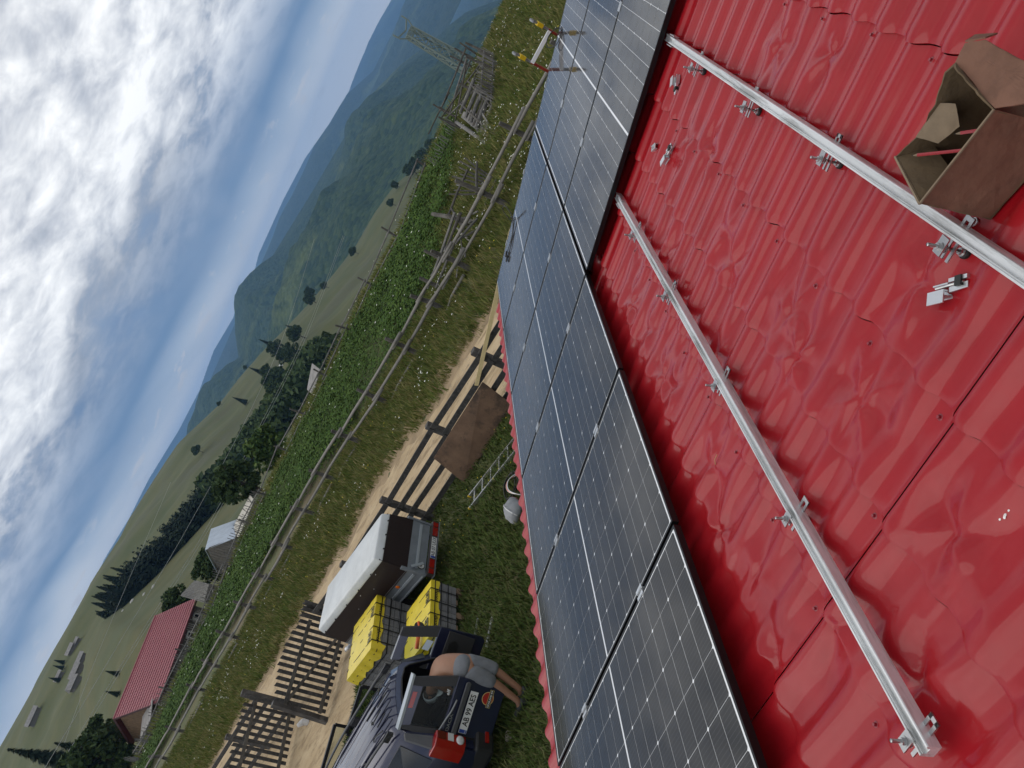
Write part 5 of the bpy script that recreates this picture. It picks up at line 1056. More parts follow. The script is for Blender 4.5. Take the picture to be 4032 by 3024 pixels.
# ---- ruined fences on the right
def stick(T, name, a, b, r, m='wood_grey', n=6, z0=None):
    return part(name, MB().tube([a, (Vector(a) + Vector(b)) / 2 + Vector((random.uniform(-.03, .03), random.uniform(-.03, .03), random.uniform(-.03, .03))), b], [r, r * .92, r * .75], n, jit=.1), m, T)
sf = thing('woven_stake_fence', 'leaning fence of many thin grey stakes below the lattice pylon', 'fence', (33, 5.3, 0))
for k in range(46):
    t_ = k / 45; x = 36.2 - 5.8 * t_ + random.uniform(-.05, .05); y = 4.75 + 0.75 * t_ + random.uniform(-.05, .05); z = gz(x, y); h = random.uniform(.75, 1.05)
    stick(sf, 'stake', (x, y, z), (x + .45 + random.uniform(-.12, .12), y + .12 + random.uniform(-.08, .08), z + h), .026, random.choice(('wood_grey', 'wood_grey', 'wood_grey_dark')), 5)
for z in (.3, .72): stick(sf, 'rail', (36.4, 4.75 + z * .2, gz(36.4, 4.8) + z), (30.4, 5.55 + z * .2, gz(30.4, 5.6) + z), .04)
for x, y, h, dx in ((37.2, 5.0, 1.5, .3), (36.0, 5.3, 1.35, .1), (34.6, 6.2, 1.25, .2), (32.5, 5.6, 1.1, .1)): stick(sf, 'post', (x, y, gz(x, y) - .1), (x + dx, y + .15, gz(x, y) + h), .065, 'wood_grey_dark', 7)
sf2 = thing('ruined_rail_fence', 'collapsed grey fence with crossed rails at the meadow edge', 'fence', (38, 7, 0))
for a, b, r in (((42.0, 6.0, .9), (41.0, 9.2, .75), .05), ((41.4, 6.2, .5), (40.6, 9.0, .4), .045), ((39.5, 6.0, .9), (38.0, 8.4, .6), .05), ((38.5, 5.6, .3), (37.0, 8.6, 1.0), .05), ((37.5, 6.0, 1.0), (36.6, 8.6, .3), .045), ((36.8, 6.2, .1), (36.2, 8.3, .9), .045), ((39.4, 5.7, .15), (36.4, 7.4, .6), .04), ((41.5, 8.2, .7), (40.6, 10.4, .8), .045)): stick(sf2, 'rail', a, b, r, random.choice(('wood_grey', 'wood_grey_dark')))
for x, y, h in ((42.2, 6.0, 1.3), (41.4, 9.2, 1.2), (36.6, 8.5, 1.15), (38.1, 8.4, 1.2), (35.0, 8.0, .95), (41.8, 6.6, 1.45), (41.9, 6.2, 1.4)): stick(sf2, 'post', (x, y, gz(x, y) - .1), (x + random.uniform(-.1, .25), y + random.uniform(-.1, .1), gz(x, y) + h), .06, 'wood_grey_dark', 7)
for k in range(16): y = 8.3 + .13 * k; x = 36.2 - .05 * k; stick(sf2, 'stake', (x, y, gz(x, y)), (x + .2, y + random.uniform(-.1, .1), gz(x, y) + random.uniform(.6, .9)), .022, 'wood_grey', 5)
rk = thing('log_rack', 'collapsed rack of five split logs leaning on the stake fence', 'rack', (31, 6, 0))
for k in range(5):
    t_ = k / 4; x0 = 32.6 - 2.0 * t_; y0 = 5.55 + .05 * t_; z0 = 1.0 - .82 * t_; ox = random.uniform(-.05, .05)
    part('log', MB().tube([(x0 + ox, y0 - .05, z0), (x0 - .25 + ox, y0 + .55, z0 + random.uniform(-.03, .03)), (x0 - .75 + ox, y0 + 1.25 - .2 * t_, z0 - .02)], [.075, .08, .07], 8, jit=.12), 'wood_grey', rk)
part('support', MB().bar((32.9, 5.75, 1.15), (30.2, 5.75, 0.0), .06, .08), 'wood_grey_dark', rk); part('support', MB().bar((32.2, 6.55, 1.05), (29.4, 6.35, 0.0), .06, .08), 'wood_grey_dark', rk)
for k in range(6): part('backboard', MB().bar((32.75 - .4 * k, 5.6, 1.0 - .17 * k), (31.95 - .4 * k, 6.75, .96 - .17 * k), .025, .09, (1, 0, .8)), 'wood_grey_dark', rk)
bd = thing('fallen_boards', 'long grey boards fallen in a wedge on the meadow grass', 'boards', (30, 6.5, 0))
for a, b, w in (((34.2, 7.3, .55), (28.3, 6.25, .02), .28), ((33.5, 6.9, .50), (28.0, 6.0, .02), .22), ((30.4, 6.1, .4), (27.9, 6.05, .02), .07), ((30.0, 5.9, .05), (27.6, 5.95, .02), .10)): part('board', MB().bar((a[0], a[1], a[2]), b, w, .03), 'wood_grey', bd)
top('fallen_pole', MB().tube([(35.2, 7.95, .5), (31.8, 7.25, .28), (28.4, 6.55, .06)], [.075, .085, .085], 8, jit=.08), 'wood_grey', 'single long grey pole fallen across the meadow beside the boards', 'pole', origin=(31.8, 7.2, 0), smooth=True)
top('short_log', MB().tube([(31.6, 6.95, .08), (30.9, 7.1, .08)], [.07, .07], 8, jit=.1), 'white_wood', 'short pale log lying by the fallen boards', 'log', origin=(31.2, 7, 0))
hr = thing('broken_hurdle', 'broken hurdle of fanned stakes behind the pole fence', 'fence', (24.3, 7.3, 0))
for k in range(8):
    t_ = k / 7; stick(hr, 'stake', (24.95 - .5 * t_, 6.65 + .45 * t_, 0.0), (25.9 - .9 * t_, 6.75 + 1.1 * t_, .95 + random.uniform(-.15, .15)), .035, random.choice(('wood_grey', 'wood_grey_dark')))
for a, b, r in (((24.0, 7.1, .35), (25.6, 6.6, .55), .05), ((24.4, 8.3, .75), (25.3, 6.9, .75), .045), ((22.6, 7.5, .15), (24.9, 8.7, 1.15), .09), ((23.0, 7.6, .7), (23.9, 9.3, .35), .06), ((23.2, 8.2, .1), (24.2, 8.0, .8), .05)): stick(hr, 'beam', a, b, r, 'wood_grey_dark', 7)
wp = thing('branch_pile', 'tangled pile of grey branches and rails behind the pole fence', 'wood pile', (22.6, 8.4, 0))
for k in range(26):
    x, y = random.uniform(21.9, 23.6), random.uniform(7.2, 9.6); a_ = random.uniform(0, 6.28); L_ = random.uniform(.5, 1.3); z = random.uniform(.03, .35); stick(wp, 'branch', (x, y, z), (x + L_ * math.cos(a_), y + L_ * math.sin(a_), max(.02, z + random.uniform(-.25, .45))), random.uniform(.02, .045), random.choice(('wood_grey', 'wood_grey_dark', 'pole_wood')), 6)
for x, y, h in ((23.1, 7.85, 1.0), (23.4, 9.4, 1.05), (22.6, 10.0, .9)): stick(wp, 'post', (x, y, -.1), (x + .2, y + .1, h), .075, 'wood_grey_dark', 7)
for a, b in (((23.1, 7.7, .85), (22.5, 10.2, .55)), ((23.2, 7.7, .45), (22.6, 10.1, .3))): stick(wp, 'rail', a, b, .05, 'wood_grey')

# ------------------------------------------------------------------ barn and sheds
mat('barn_red', (0.27, 0.070, 0.085), 0.5, var=0.08, vscale=2); mat('barn_wood', (0.115, 0.105, 0.09), 0.9, var=0.3, vscale=4); mat('barn_brown', (0.16, 0.10, 0.055), 0.85, var=0.3, vscale=3); mat('tin_blue', (0.42, 0.48, 0.55), 0.4, metal=0.3, var=0.1, vscale=2); mat('tarp_beige', (0.50, 0.47, 0.40), 0.7, var=0.1, vscale=1); mat('window_white', (0.6, 0.6, 0.58), 0.6); mat('shingle_grey', (0.22, 0.21, 0.20), 0.85, var=0.25, vscale=1.5); mat('dark_trim', (0.05, 0.012, 0.014), 0.6)
def ray_pt(az, el, r): x, y = polar(az, r); return Vector((x, y, CAMZ + r * math.tan(R_(el))))
bar_ = thing('barn', 'long wooden barn with a dusty red tiled metal roof beyond the field', 'barn', tuple(ray_pt(56, -6.2, 84)))
rr, rl_, er, el_ = ray_pt(52.32, -1.85, 90), ray_pt(58.66, -2.13, 86.5), ray_pt(50.58, -3.92, 85.5), ray_pt(57.2, -4.1, 80.5)
rl_.z = rr.z = (rr.z + rl_.z) / 2; er.z = el_.z = (er.z + el_.z) / 2
n1 = (rl_ - rr).cross(er - rr).normalized()
if n1.z < 0: n1 = -n1
NC, NU = 17, 34
for i in range(NC):            # tile courses, each stepped over the next
    a, b = i / NC, (i + 1) / NC; V, F = [], []
    for j in range(NU * 2 + 1):
        s = j / (NU * 2); w = .02 * (j % 2); p = rr.lerp(er, a).lerp(rl_.lerp(el_, a), s); q = rr.lerp(er, b + .006).lerp(rl_.lerp(el_, b + .006), s); V += [p + n1 * w, q + n1 * (.05 + w)]
    for j in range(NU * 2): F.append((2 * j, 2 * j + 2, 2 * j + 3, 2 * j + 1))
    m0 = len(V); V += [rr.lerp(er, b + .006) , rl_.lerp(el_, b + .006)]; F.append((1, 2 * NU * 2 + 1, m0 + 1, m0))
    mb = MB(); mb.add(V, F); part('tile_course', mb, 'barn_red', bar_)
back = (rr - er); back.z = 0; br_, bl_ = rr + back, rl_ + back; br_.z = bl_.z = er.z
part('back_roof', MB().prism([rr, rl_, bl_, br_], Vector((0, 0, -.08))), 'barn_red', bar_)
part('ridge_cap', MB().tube([rr + Vector((0, 0, .03)), rl_ + Vector((0, 0, .03))], .10, 8), 'barn_red', bar_)
gzb = bar_.location.z; ax = (rl_ - rr).normalized(); inn = Vector((back.x, back.y, 0)).normalized()
wl = [er + ax * .5 + inn * .6, el_ - ax * .6 + inn * .6, bl_ - ax * .6 - inn * .6, br_ + ax * .5 - inn * .6]
for i in range(4):
    a, b = wl[i], wl[(i + 1) % 4]; a = Vector((a.x, a.y, gzb)); b = Vector((b.x, b.y, gzb)); d = (b - a).normalized(); nn = d.cross(Vector((0, 0, 1)))
    part('wall', MB().prism([a, b, Vector((b.x, b.y, er.z - .05)), Vector((a.x, a.y, er.z - .05))], nn * .12), 'barn_wood', bar_)
# left gable: vertical boards, brown above, grey below
g0, g1_ = el_ - ax * .45 + inn * .35, bl_ - ax * .45 - inn * .35
for k in range(26):
    t0, t1 = k / 26, (k + .93) / 26; p, q = g0.lerp(g1_, t0), g0.lerp(g1_, t1); hp = lambda t: er.z - .05 + (rr.z - er.z) * (1 - abs(2 * t - 1)) * .93
    part('gable_board', MB().prism([Vector((p.x, p.y, er.z - .3)), Vector((q.x, q.y, er.z - .3)), Vector((q.x, q.y, hp(t1))), Vector((p.x, p.y, hp(t0)))], ax * .04), 'barn_brown', bar_)
part('verge_trim', MB().bar(rl_ + ax * .06 + Vector((0, 0, -.05)), el_ + ax * .06 + Vector((0, 0, -.05)), .05, .22), 'dark_trim', bar_); part('verge_trim', MB().bar(rl_ + ax * .06 + Vector((0, 0, -.05)), bl_ + ax * .06 + Vector((0, 0, -.05)), .05, .22), 'dark_trim', bar_)
part('eave_trim', MB().bar(er + Vector((0, 0, -.12)), el_ + Vector((0, 0, -.12)), .05, .14), 'dark_trim', bar_)
for s in (.12, .33):
    c = wl[0].lerp(wl[1], s); c.z = er.z - .75; d = (wl[1] - wl[0]); d.z = 0; d.normalize(); nn = -inn
    w = part('window_frame', MB().prism([c - d * .35 + Vector((0, 0, -.4)), c + d * .35 + Vector((0, 0, -.4)), c + d * .35 + Vector((0, 0, .4)), c - d * .35 + Vector((0, 0, .4))], nn * .20), 'window_white', bar_)
    part('pane', MB().prism([c - d * .22 + nn * .205 + Vector((0, 0, -.27)), c + d * .22 + nn * .205 + Vector((0, 0, -.27)), c + d * .22 + nn * .205 + Vector((0, 0, .27)), c - d * .22 + nn * .205 + Vector((0, 0, .27))], nn * .02), 'dark_glass', w, org=tuple(bar_.location))
lt = thing('barn_leanto', 'small lean-to of grey boards under the barn gable', 'shed', tuple(g0 + Vector((0, 0, -2))))
lo0, lo1 = g0 + ax * 1.6 + inn * .2, g0 + ax * 1.6 + inn * 4.2
for k in range(14): p = lo0.lerp(lo1, k / 14); q = lo0.lerp(lo1, (k + .92) / 14); part('board', MB().prism([Vector((p.x, p.y, gzb)), Vector((q.x, q.y, gzb)), Vector((q.x, q.y, er.z - .15)), Vector((p.x, p.y, er.z - .15))], ax * .04), 'barn_wood', lt)
part('roof', MB().prism([lo0 + Vector((0, 0, .0)) + ax * .3, lo1 + Vector((0, 0, 0)) + ax * .3, g0 + inn * 4.2 + Vector((0, 0, .5)), g0 + inn * .2 + Vector((0, 0, .5))], Vector((0, 0, .06))), 'shingle_grey', lt)
# shed with blue tin roof, gable to the left
sh = thing('tin_roof_shed', 'wooden shed with pale blue tin roof and grey board gable', 'shed', tuple(ray_pt(46.8, -6.8, 76)))
a0, a1, e1, e0 = ray_pt(47.51, -3.19, 76), ray_pt(46.07, -3.16, 80), ray_pt(44.88, -4.59, 78), ray_pt(46.17, -4.72, 73.5); f0 = ray_pt(48.69, -4.62, 77.5)
a1.z = a0.z = (a0.z + a1.z) / 2; e1.z = e0.z = (e1.z + e0.z) / 2; f0.z = e0.z; f1 = f0 + (a1 - a0)
for k in range(9):
    t0, t1 = k / 9, (k + .985) / 9; part('roof_sheet', MB().prism([a0.lerp(a1, t0), a0.lerp(a1, t1), e0.lerp(e1, t1), e0.lerp(e1, t0)], Vector((0, 0, .05 + .01 * (k % 2)))), 'tin_blue', sh)
part('back_roof', MB().prism([a0, a1, f1, f0], Vector((0, 0, .05))), 'tin_blue', sh)
ins_ = (a1 - a0).normalized() * .25; zb_ = sh.location.z
for k in range(15):
    t0, t1 = k / 15, (k + .93) / 15; p, q = e0.lerp(f0, t0) + ins_, e0.lerp(f0, t1) + ins_; top_ = lambda t: e0.z + (a0.z - e0.z) * (1 - abs(2 * t - 1)) - .04
    part('gable_board', MB().prism([Vector((p.x, p.y, zb_)), Vector((q.x, q.y, zb_)), Vector((q.x, q.y, top_(t1))), Vector((p.x, p.y, top_(t0)))], ins_ * .2), 'barn_wood', sh)
for p, q in ((e0, e1), (f0, f1)): part('wall', MB().prism([Vector((p.x, p.y, zb_)) + ins_, Vector((q.x, q.y, zb_)), Vector((q.x, q.y, p.z - .05)), Vector((p.x, p.y, p.z - .05)) + ins_], (f0 - e0).normalized() * .06), 'barn_wood', sh)
ts = thing('tarp_shed', 'low shed with beige tarpaulin roof beside the tin roof shed', 'shed', tuple(ray_pt(44.5, -6.9, 74)))
q0, q1, q2, q3 = ray_pt(46.0, -4.35, 77), ray_pt(43.1, -4.62, 78), ray_pt(43.35, -5.0, 74), ray_pt(46.05, -5.0, 72.5)
part('tarpaulin', MB().prism([q0, q1, q2, q3], Vector((0, 0, .05))), 'tarp_beige', ts)
for k in range(4): part('lath', MB().bar(q0.lerp(q1, .1 + .27 * k) + Vector((0, 0, .08)), q3.lerp(q2, .1 + .27 * k) + Vector((0, 0, .08)), .06, .05), 'wood_grey_dark', ts)
part('wall', MB().prism([Vector((q3.x, q3.y, ts.location.z)), Vector((q2.x, q2.y, ts.location.z)), q2, q3], (q0 - q3).normalized() * .1), 'barn_wood', ts)
bs = thing('board_roof_shed', 'small hut with rough silvery board roof at the barn end', 'shed', tuple(ray_pt(50.2, -6.4, 80)))
q0, q1, q2, q3 = ray_pt(50.75, -2.9, 84), ray_pt(49.55, -3.4, 86), ray_pt(49.5, -4.35, 80), ray_pt(50.75, -4.5, 79)
for k in range(12): t0, t1 = k / 12, (k + .9) / 12; part('roof_board', MB().prism([q0.lerp(q1, t0), q0.lerp(q1, t1), q3.lerp(q2, t1), q3.lerp(q2, t0)], Vector((0, 0, .03 + .05 * random.random()))), 'wood_grey', bs)
part('wall', MB().prism([Vector((q3.x, q3.y, bs.location.z)), Vector((q2.x, q2.y, bs.location.z)), q2, q3], (q0 - q3).normalized() * .1), 'barn_wood', bs)
def hut(az, el, w, d, h, rot, label, roof='shingle_grey', wall='barn_wood', k='D'):
    w, d, h = w * .62, d * .62, h * .62; p = on_hill(k, az, el); t = thing('hill_hut', label, 'hut', tuple(p)); c, s = math.cos(rot), math.sin(rot); T_ = lambda x, y, z: Vector((p.x + x * c - y * s, p.y + x * s + y * c, p.z + z))
    part('wall', MB().hexa([T_(-w / 2, -d / 2, -1.5), T_(w / 2, -d / 2, -1.5), T_(w / 2, d / 2, -1.5), T_(-w / 2, d / 2, -1.5)], [T_(-w / 2, -d / 2, h), T_(w / 2, -d / 2, h), T_(w / 2, d / 2, h), T_(-w / 2, d / 2, h)]), wall, t)
    o = .5; rh = h + d * .42
    part('roof', MB().prism([T_(-w / 2 - o, -d / 2 - o, h - .1), T_(-w / 2 - o, 0, rh), T_(-w / 2 - o, d / 2 + o, h - .1)], T_(w / 2 + o, 0, 0) - T_(-w / 2 - o, 0, 0)), roof, t)
tang = lambda az: R_(az + 90)
hut(55.5, 1.75, 7, 5, 2.0, tang(55), 'highest grey hut on the left hill, steep pale roof'); hut(55.05, 1.65, 6, 4, 1.8, tang(50), 'small hut touching the highest grey hut on the hill')
hut(55.9, 0.95, 7, 5, 2.2, tang(62), 'right hut of the grey row of three on the hill'); hut(56.6, 0.85, 8, 6, 2.4, tang(60), 'middle hut of the grey row of three on the hill'); hut(57.3, 0.70, 7, 6, 2.4, tang(75), 'left hut of the grey row with a brown gable on the hill')
hut(57.1, 1.75, 6, 4, 1.8, tang(60), 'single small hut beside dark bushes on the left hill'); hut(59.5, 2.05, 11, 6, 2.4, tang(62), 'long grey hut standing alone near the hill skyline')
hut(33.0, -5.3, 10, 5, 1.2, tang(25), 'low grey roof of a hut just beyond the far fence', 'tin_blue', k='B') if False else None
hz2 = thing('field_hut', 'low pale metal hut roof just beyond the far stake fence', 'hut', tuple(ray_pt(33.4, -7.0, 62)))
q0, q1, q2, q3 = ray_pt(32.85, -5.05, 63), ray_pt(34.75, -5.45, 64), ray_pt(34.95, -6.0, 60), ray_pt(33.05, -5.75, 60)
part('roof', MB().prism([q0, q1, q2, q3], Vector((0, 0, .06))), 'shingle_grey', hz2); part('wall', MB().prism([Vector((q3.x, q3.y, hz2.location.z)), Vector((q2.x, q2.y, hz2.location.z)), q2, q3], (q0 - q3).normalized() * .1), 'barn_wood', hz2)
for az, el in ((35.0, -3.9), (33.9, -3.2)): hut(az, el, 4, 3, 1.6, 0.4, 'tiny white hut among the valley trees' if az > 34.5 else 'tiny white hut higher up among the valley trees', 'window_white', 'window_white')
# stone heaps on the meadow
mat('stone_pale', (0.42, 0.41, 0.38), 0.9, var=0.2, vscale=2)
for az, el, r in ((51.9, -.25, .8), (51.3, -.75, .6), (50.7, -1.1, .7), (52.6, .05, .5)):
    p = on_hill('B', az, el); top('meadow_stone', MB().lathe((p.x, p.y, p.z - .1), [(r, 0), (r * .9, r * .35), (r * .4, r * .6)], 7), 'stone_pale', 'pale stone lying on the meadow above the barn', 'stone', 'pale stones on the meadow', origin=tuple(p))
# ------------------------------------------------------------------ lattice pylon and wires
mat('pylon_steel', (0.20, 0.25, 0.23), 0.6, metal=0.3)
py_b = Vector((*polar(9.08, 150), 0)); pbz = gz(py_b.x, py_b.y); ptop = CAMZ + 150 * math.tan(R_(-1.15)); ph = ptop - pbz
py = thing('pylon', 'green grey lattice power pylon rising behind the meadow edge', 'pylon', (py_b.x, py_b.y, pbz), R_(30))
def lw(z): return 1.55 - .75 * min(1, z / ph)
leg = []
for sx, sy in ((-1, -1), (1, -1), (1, 1), (-1, 1)): part('leg', MB().bar((sx * lw(0), sy * lw(0), 0), (sx * lw(ph * .93), sy * lw(ph * .93), ph * .93), .26, .26), 'pylon_steel', py, True)
lev = [ph * k / 9 for k in range(9)] + [ph * .93]
for a, b in zip(lev[:-1], lev[1:]):
    mb = MB(); ca = [(sx * lw(a), sy * lw(a), a) for sx, sy in ((-1, -1), (1, -1), (1, 1), (-1, 1))]; cb_ = [(sx * lw(b), sy * lw(b), b) for sx, sy in ((-1, -1), (1, -1), (1, 1), (-1, 1))]
    for i in range(4):
        j = (i + 1) % 4
        for p, q in ((ca[i], cb_[j]), (ca[j], cb_[i]), (cb_[i], cb_[j])): part('lattice_bar', MB().bar(p, q, .15, .15), 'pylon_steel', py, True)
for s in (-1, 1):
    part('crossarm', MB().bar((0, 0, ph * .95), (0, s * 1.9, ph * .98), .24, .24), 'pylon_steel', py, True); part('crossarm', MB().bar((0, s * .4, ph * .86), (0, s * 1.9, ph * .97), .18, .18), 'pylon_steel', py, True)
    part('insulator', MB().tube([(0, s * 1.85, ph * .98), (0, s * 1.85, ph * 1.02)], .16, 6), 'pylon_steel', py, True)
mat('wire', (0.35, 0.36, 0.34), 0.5, metal=0.3)
wires = [[(24.6, -1.7, 240), (31, -2.38, 190), (37.5, -2.39, 160), (46, -1.66, 135), (54, -.6, 120), (62, .5, 110)], [(23.5, -3.5, 240), (31, -3.9, 190), (39.1, -3.48, 160), (46, -2.95, 135), (54, -1.6, 120), (63, -.2, 110)], [(23.5, -3.4, 241), (31, -3.75, 191), (39.1, -3.33, 161), (46, -2.78, 136), (54, -1.45, 121), (63, 0.0, 111)], [(44, .55, 200), (52, .45, 170), (58, .25, 150), (63, -.2, 140)]]
wl_ = ['single upper power line crossing above the valley trees', 'lower line of the pair of power lines over the valley', 'upper line of the pair of power lines over the valley', 'short power line over the meadow behind the barn']
for pts, lab in zip(wires, wl_):
    P_ = [ray_pt(*q) for q in pts]; top('power_line', MB().tube(spline(P_, 6), .028, 5), 'wire', lab, 'power line', 'power lines over the valley', origin=tuple(P_[0]))
#SECTION7
# ------------------------------------------------------------------ trees
mat('bark', (0.07, 0.055, 0.042), 0.9, var=0.3, vscale=3)
mat('needles', (0.012, 0.024, 0.014), 0.9, var=0.3, vscale=1.2, attr=[(0.010, 0.020, 0.013), (0.018, 0.034, 0.018), (0.028, 0.046, 0.022)], spec=0.2)
mat('leaves', (0.028, 0.048, 0.018), 0.85, var=0.3, vscale=1.0, attr=[(0.025, 0.047, 0.016), (0.046, 0.078, 0.024), (0.075, 0.108, 0.032)], spec=0.2)
mat('leaves_bright', (0.05, 0.09, 0.02), 0.85, var=0.3, vscale=1.0, attr=[(0.035, 0.07, 0.018), (0.06, 0.105, 0.025), (0.095, 0.13, 0.03)], spec=0.2)
def leaf_quads(C, Nn, size, rng):
    """square-ish leaf sprays centred at C with random orientation"""
    n = len(C); a = rng.normal(size=(n, 3)); a /= np.linalg.norm(a, axis=1)[:, None]; b = np.cross(a, rng.normal(size=(n, 3))); b /= np.linalg.norm(b, axis=1)[:, None]
    s = size * rng.uniform(.6, 1.3, n)[:, None]; V = np.stack([C + a * s, C + b * s * .7, C - a * s, C - b * s * .7], 1).reshape(-1, 3); k = np.arange(n)[:, None] * 4
    return V, np.concatenate([k + np.array([0, 1, 2]), k + np.array([0, 2, 3])])
def broad_crown(h, w, nl, rng, lobes=16, size=.33):
    C = []; cl = []
    for k in range(lobes):
        t_ = rng.uniform(-.9, 1); r = math.sqrt(max(0, 1 - t_ * t_)) * rng.uniform(.35, .85); a = rng.uniform(0, 6.28); cl.append((r * math.cos(a) * w / 2, r * math.sin(a) * w / 2, h * .58 + t_ * h * .34, rng.uniform(.16, .28) * w))
    for k in range(nl):
        c = cl[rng.integers(0, lobes)]; d = rng.normal(size=3); d /= np.linalg.norm(d); r = c[3] * rng.uniform(.55, 1.0) ** .6; C.append((c[0] + d[0] * r, c[1] + d[1] * r, c[2] + d[2] * r * .8))
    V, F = leaf_quads(np.array(C), None, size, rng); return V, F, np.repeat(rng.random(nl), 4)
def spruce_crown(h, w, nl, rng, size=.42):
    t_ = rng.random(nl) ** .62; z = h * (.08 + .92 * (1 - t_)); lay = np.abs(np.mod(z / h * 15, 1) - .5); r = t_ * w / 2 * (.55 + .7 * lay) * rng.uniform(.55, 1.05, nl); a = rng.uniform(0, 6.28, nl)
    C = np.stack([r * np.cos(a), r * np.sin(a), z], 1); out = np.stack([np.cos(a), np.sin(a), np.full(nl, -.45)], 1); side = np.stack([-np.sin(a), np.cos(a), np.zeros(nl)], 1); s = (size * (.45 + .75 * t_) * rng.uniform(.7, 1.2, nl))[:, None]
    V = np.stack([C - out * s * .5, C + side * s * .45 + out * s * .1, C + out * s, C - side * s * .45 + out * s * .1], 1).reshape(-1, 3); k = np.arange(nl)[:, None] * 4
    return V, np.concatenate([k + np.array([0, 1, 2]), k + np.array([0, 2, 3])]), np.repeat(rng.random(nl), 4)
def tree_proto(kind, h, w, nl, seed, m, size):
    rng = np.random.default_rng(seed); V, F, rn = (spruce_crown if kind == 's' else broad_crown)(h, w, nl, rng, size=size) if kind == 's' else broad_crown(h, w, nl, rng, size=size)
    root = thing('tree', '', 'tree'); mb = MB()
    if kind == 's': mb.tube([(0, 0, -.8), (0, 0, h * .4), (0, 0, h * .97)], [h * .018, h * .012, .02], 7)
    else:
        mb.tube([(0, 0, -.8), (.05, .03, h * .25), (.1, -.05, h * .55), (.05, 0, h * .8)], [h * .03, h * .024, h * .015, .03], 8)
        for k in range(6):
            a = k * 1.05 + seed; z = h * (.25 + .08 * k); mb.tube([(0.05, 0, z), (w * .18 * math.cos(a), w * .18 * math.sin(a), z + h * .12), (w * .36 * math.cos(a), w * .36 * math.sin(a), z + h * .2)], [h * .012, h * .008, .02], 6)
    part('trunk', mb, 'bark', root, True, True); c = np_mesh('crown', V, F, m, rn); c.parent = root; return root
SPR = [tree_proto('s', 11, 5.0, 2600, 1, 'needles', .62), tree_proto('s', 13, 5.2, 2800, 2, 'needles', .62), tree_proto('s', 9, 4.6, 2200, 3, 'needles', .6)]
BRD = [tree_proto('b', 7, 6.5, 2400, 4, 'leaves', .34), tree_proto('b', 8, 6.0, 2600, 5, 'leaves', .34), tree_proto('b', 6, 6.5, 2200, 6, 'leaves_bright', .34)]
USED = set()
def put_tree(p, protos, k, s, label, group=None, name=None, sx=1.0):
    r0 = protos[k % 3]
    if r0.name in USED: t = copy_tree(r0)
    else: t = r0; USED.add(r0.name)
    t.name = name or ('spruce_tree' if protos is SPR else 'broadleaf_tree'); t.location = p; t.scale = (s * sx, s * sx, s); t.rotation_euler = (0, 0, random.uniform(0, 6.28)); tag(t, label, 'tree', group)
singles = [(28.6, -3.3, 'D', 1, .9, 'round dark tree alone on the right hill crest'), (26.9, -5.1, 'D', 0, 1.0, 'dark bushy tree low on the right hill'), (24.2, -4.9, 'D', 0, 1.0, 'round dark tree on the green slope crest over the field'), (18.6, -5.6, 'D', 1, .9, 'dark tree at the foot of the right green slope'), (19.9, -5.9, 'D', 0, .9, 'dark bush below the right green slope'),
           (37.9, -.5, 'D', 0, .5, 'tiny dark tree on the crest of the grass hill'), (34.9, -1.0, 'D', 1, .5, 'small lone tree on the middle grass hill crest'), (41.4, -.6, 'D', 0, .8, 'single small tree halfway up the bare grass hill')]
for az, el, k, pk, s, lab in singles: put_tree(on_hill(k, az, el), BRD, pk, s, lab)
rt = random.Random(3)
for az, el, s in ((15.0, -6.9, 1.5), (15.9, -6.7, 1.6), (16.6, -6.5, 1.5), (17.2, -6.3, 1.4), (14.2, -7.0, 1.3), (16.2, -6.9, 1.4)): put_tree(on_hill('D', az, el), BRD, rt.randrange(2), s, 'dark tree in the clump rising behind the meadow edge', 'trees of the clump behind the meadow edge')
for i in range(16): put_tree(on_hill('D', rt.uniform(26, 36), rt.uniform(-4.6, -2.9)), BRD, rt.randrange(2), rt.uniform(.8, 1.4), 'dark tree scattered on the slope above the valley wood', 'scattered trees on the slope')
for i in range(9): put_tree(on_hill('D', rt.uniform(31, 37.5), rt.uniform(-3.2, -2.0)), SPR, i, rt.uniform(.7, 1.0), 'spruce on the slope above the valley wood', 'scattered spruces on the slope')
p = ray_pt(41.4, -5.75, 66); put_tree(Vector((p.x, p.y, p.z - .8)), BRD, 2, .85, 'big yellowish green bushy tree behind the far fence', None, None, .95)
p = ray_pt(39.7, -6.2, 90); put_tree(Vector((p.x, p.y, p.z)), BRD, 2, .8, 'lighter green tree beside the yellowish bushy tree', None, None, 1.1)
p = ray_pt(42.5, -5.6, 80); put_tree(Vector((p.x, p.y, p.z)), BRD, 1, .7, 'dark green tree left of the yellowish bushy tree')
p = ray_pt(48.3, -5.5, 82); put_tree(Vector((p.x, p.y, p.z)), BRD, 1, .5, 'dark loose tree behind the tin roof shed', None, None, 1.2)
p = ray_pt(51.3, -4.6, 93); put_tree(Vector((p.x, p.y, p.z)), BRD, 0, .6, 'small dark tree behind the board roof hut')
for az, el, r, s in ((60.8, -4.2, 92, .95), (61.9, -3.8, 98, 1.0), (59.9, -3.4, 104, .8)): p = ray_pt(az, el, r); put_tree(Vector((p.x, p.y, p.z - 1)), BRD, rt.randrange(2), s, 'dark tree in the group past the barn gable', 'trees past the barn gable')
for az, el, r, s in ((60.6, -2.3, 120, .9), (61.4, -2.2, 124, 1.0), (62.1, -2.0, 120, .9)): p = ray_pt(az, el, r); put_tree(Vector((p.x, p.y, p.z - 2)), SPR, rt.randrange(3), s, 'dark spruce standing past the barn gable', 'spruces past the barn gable')
for az, el in ((56.2, -1.0), (57.3, -1.5)): p = on_hill('B', az, el - .3); put_tree(p, SPR, 2, .28, 'little dark spruce peeping over the barn roof', 'little spruces over the barn roof')
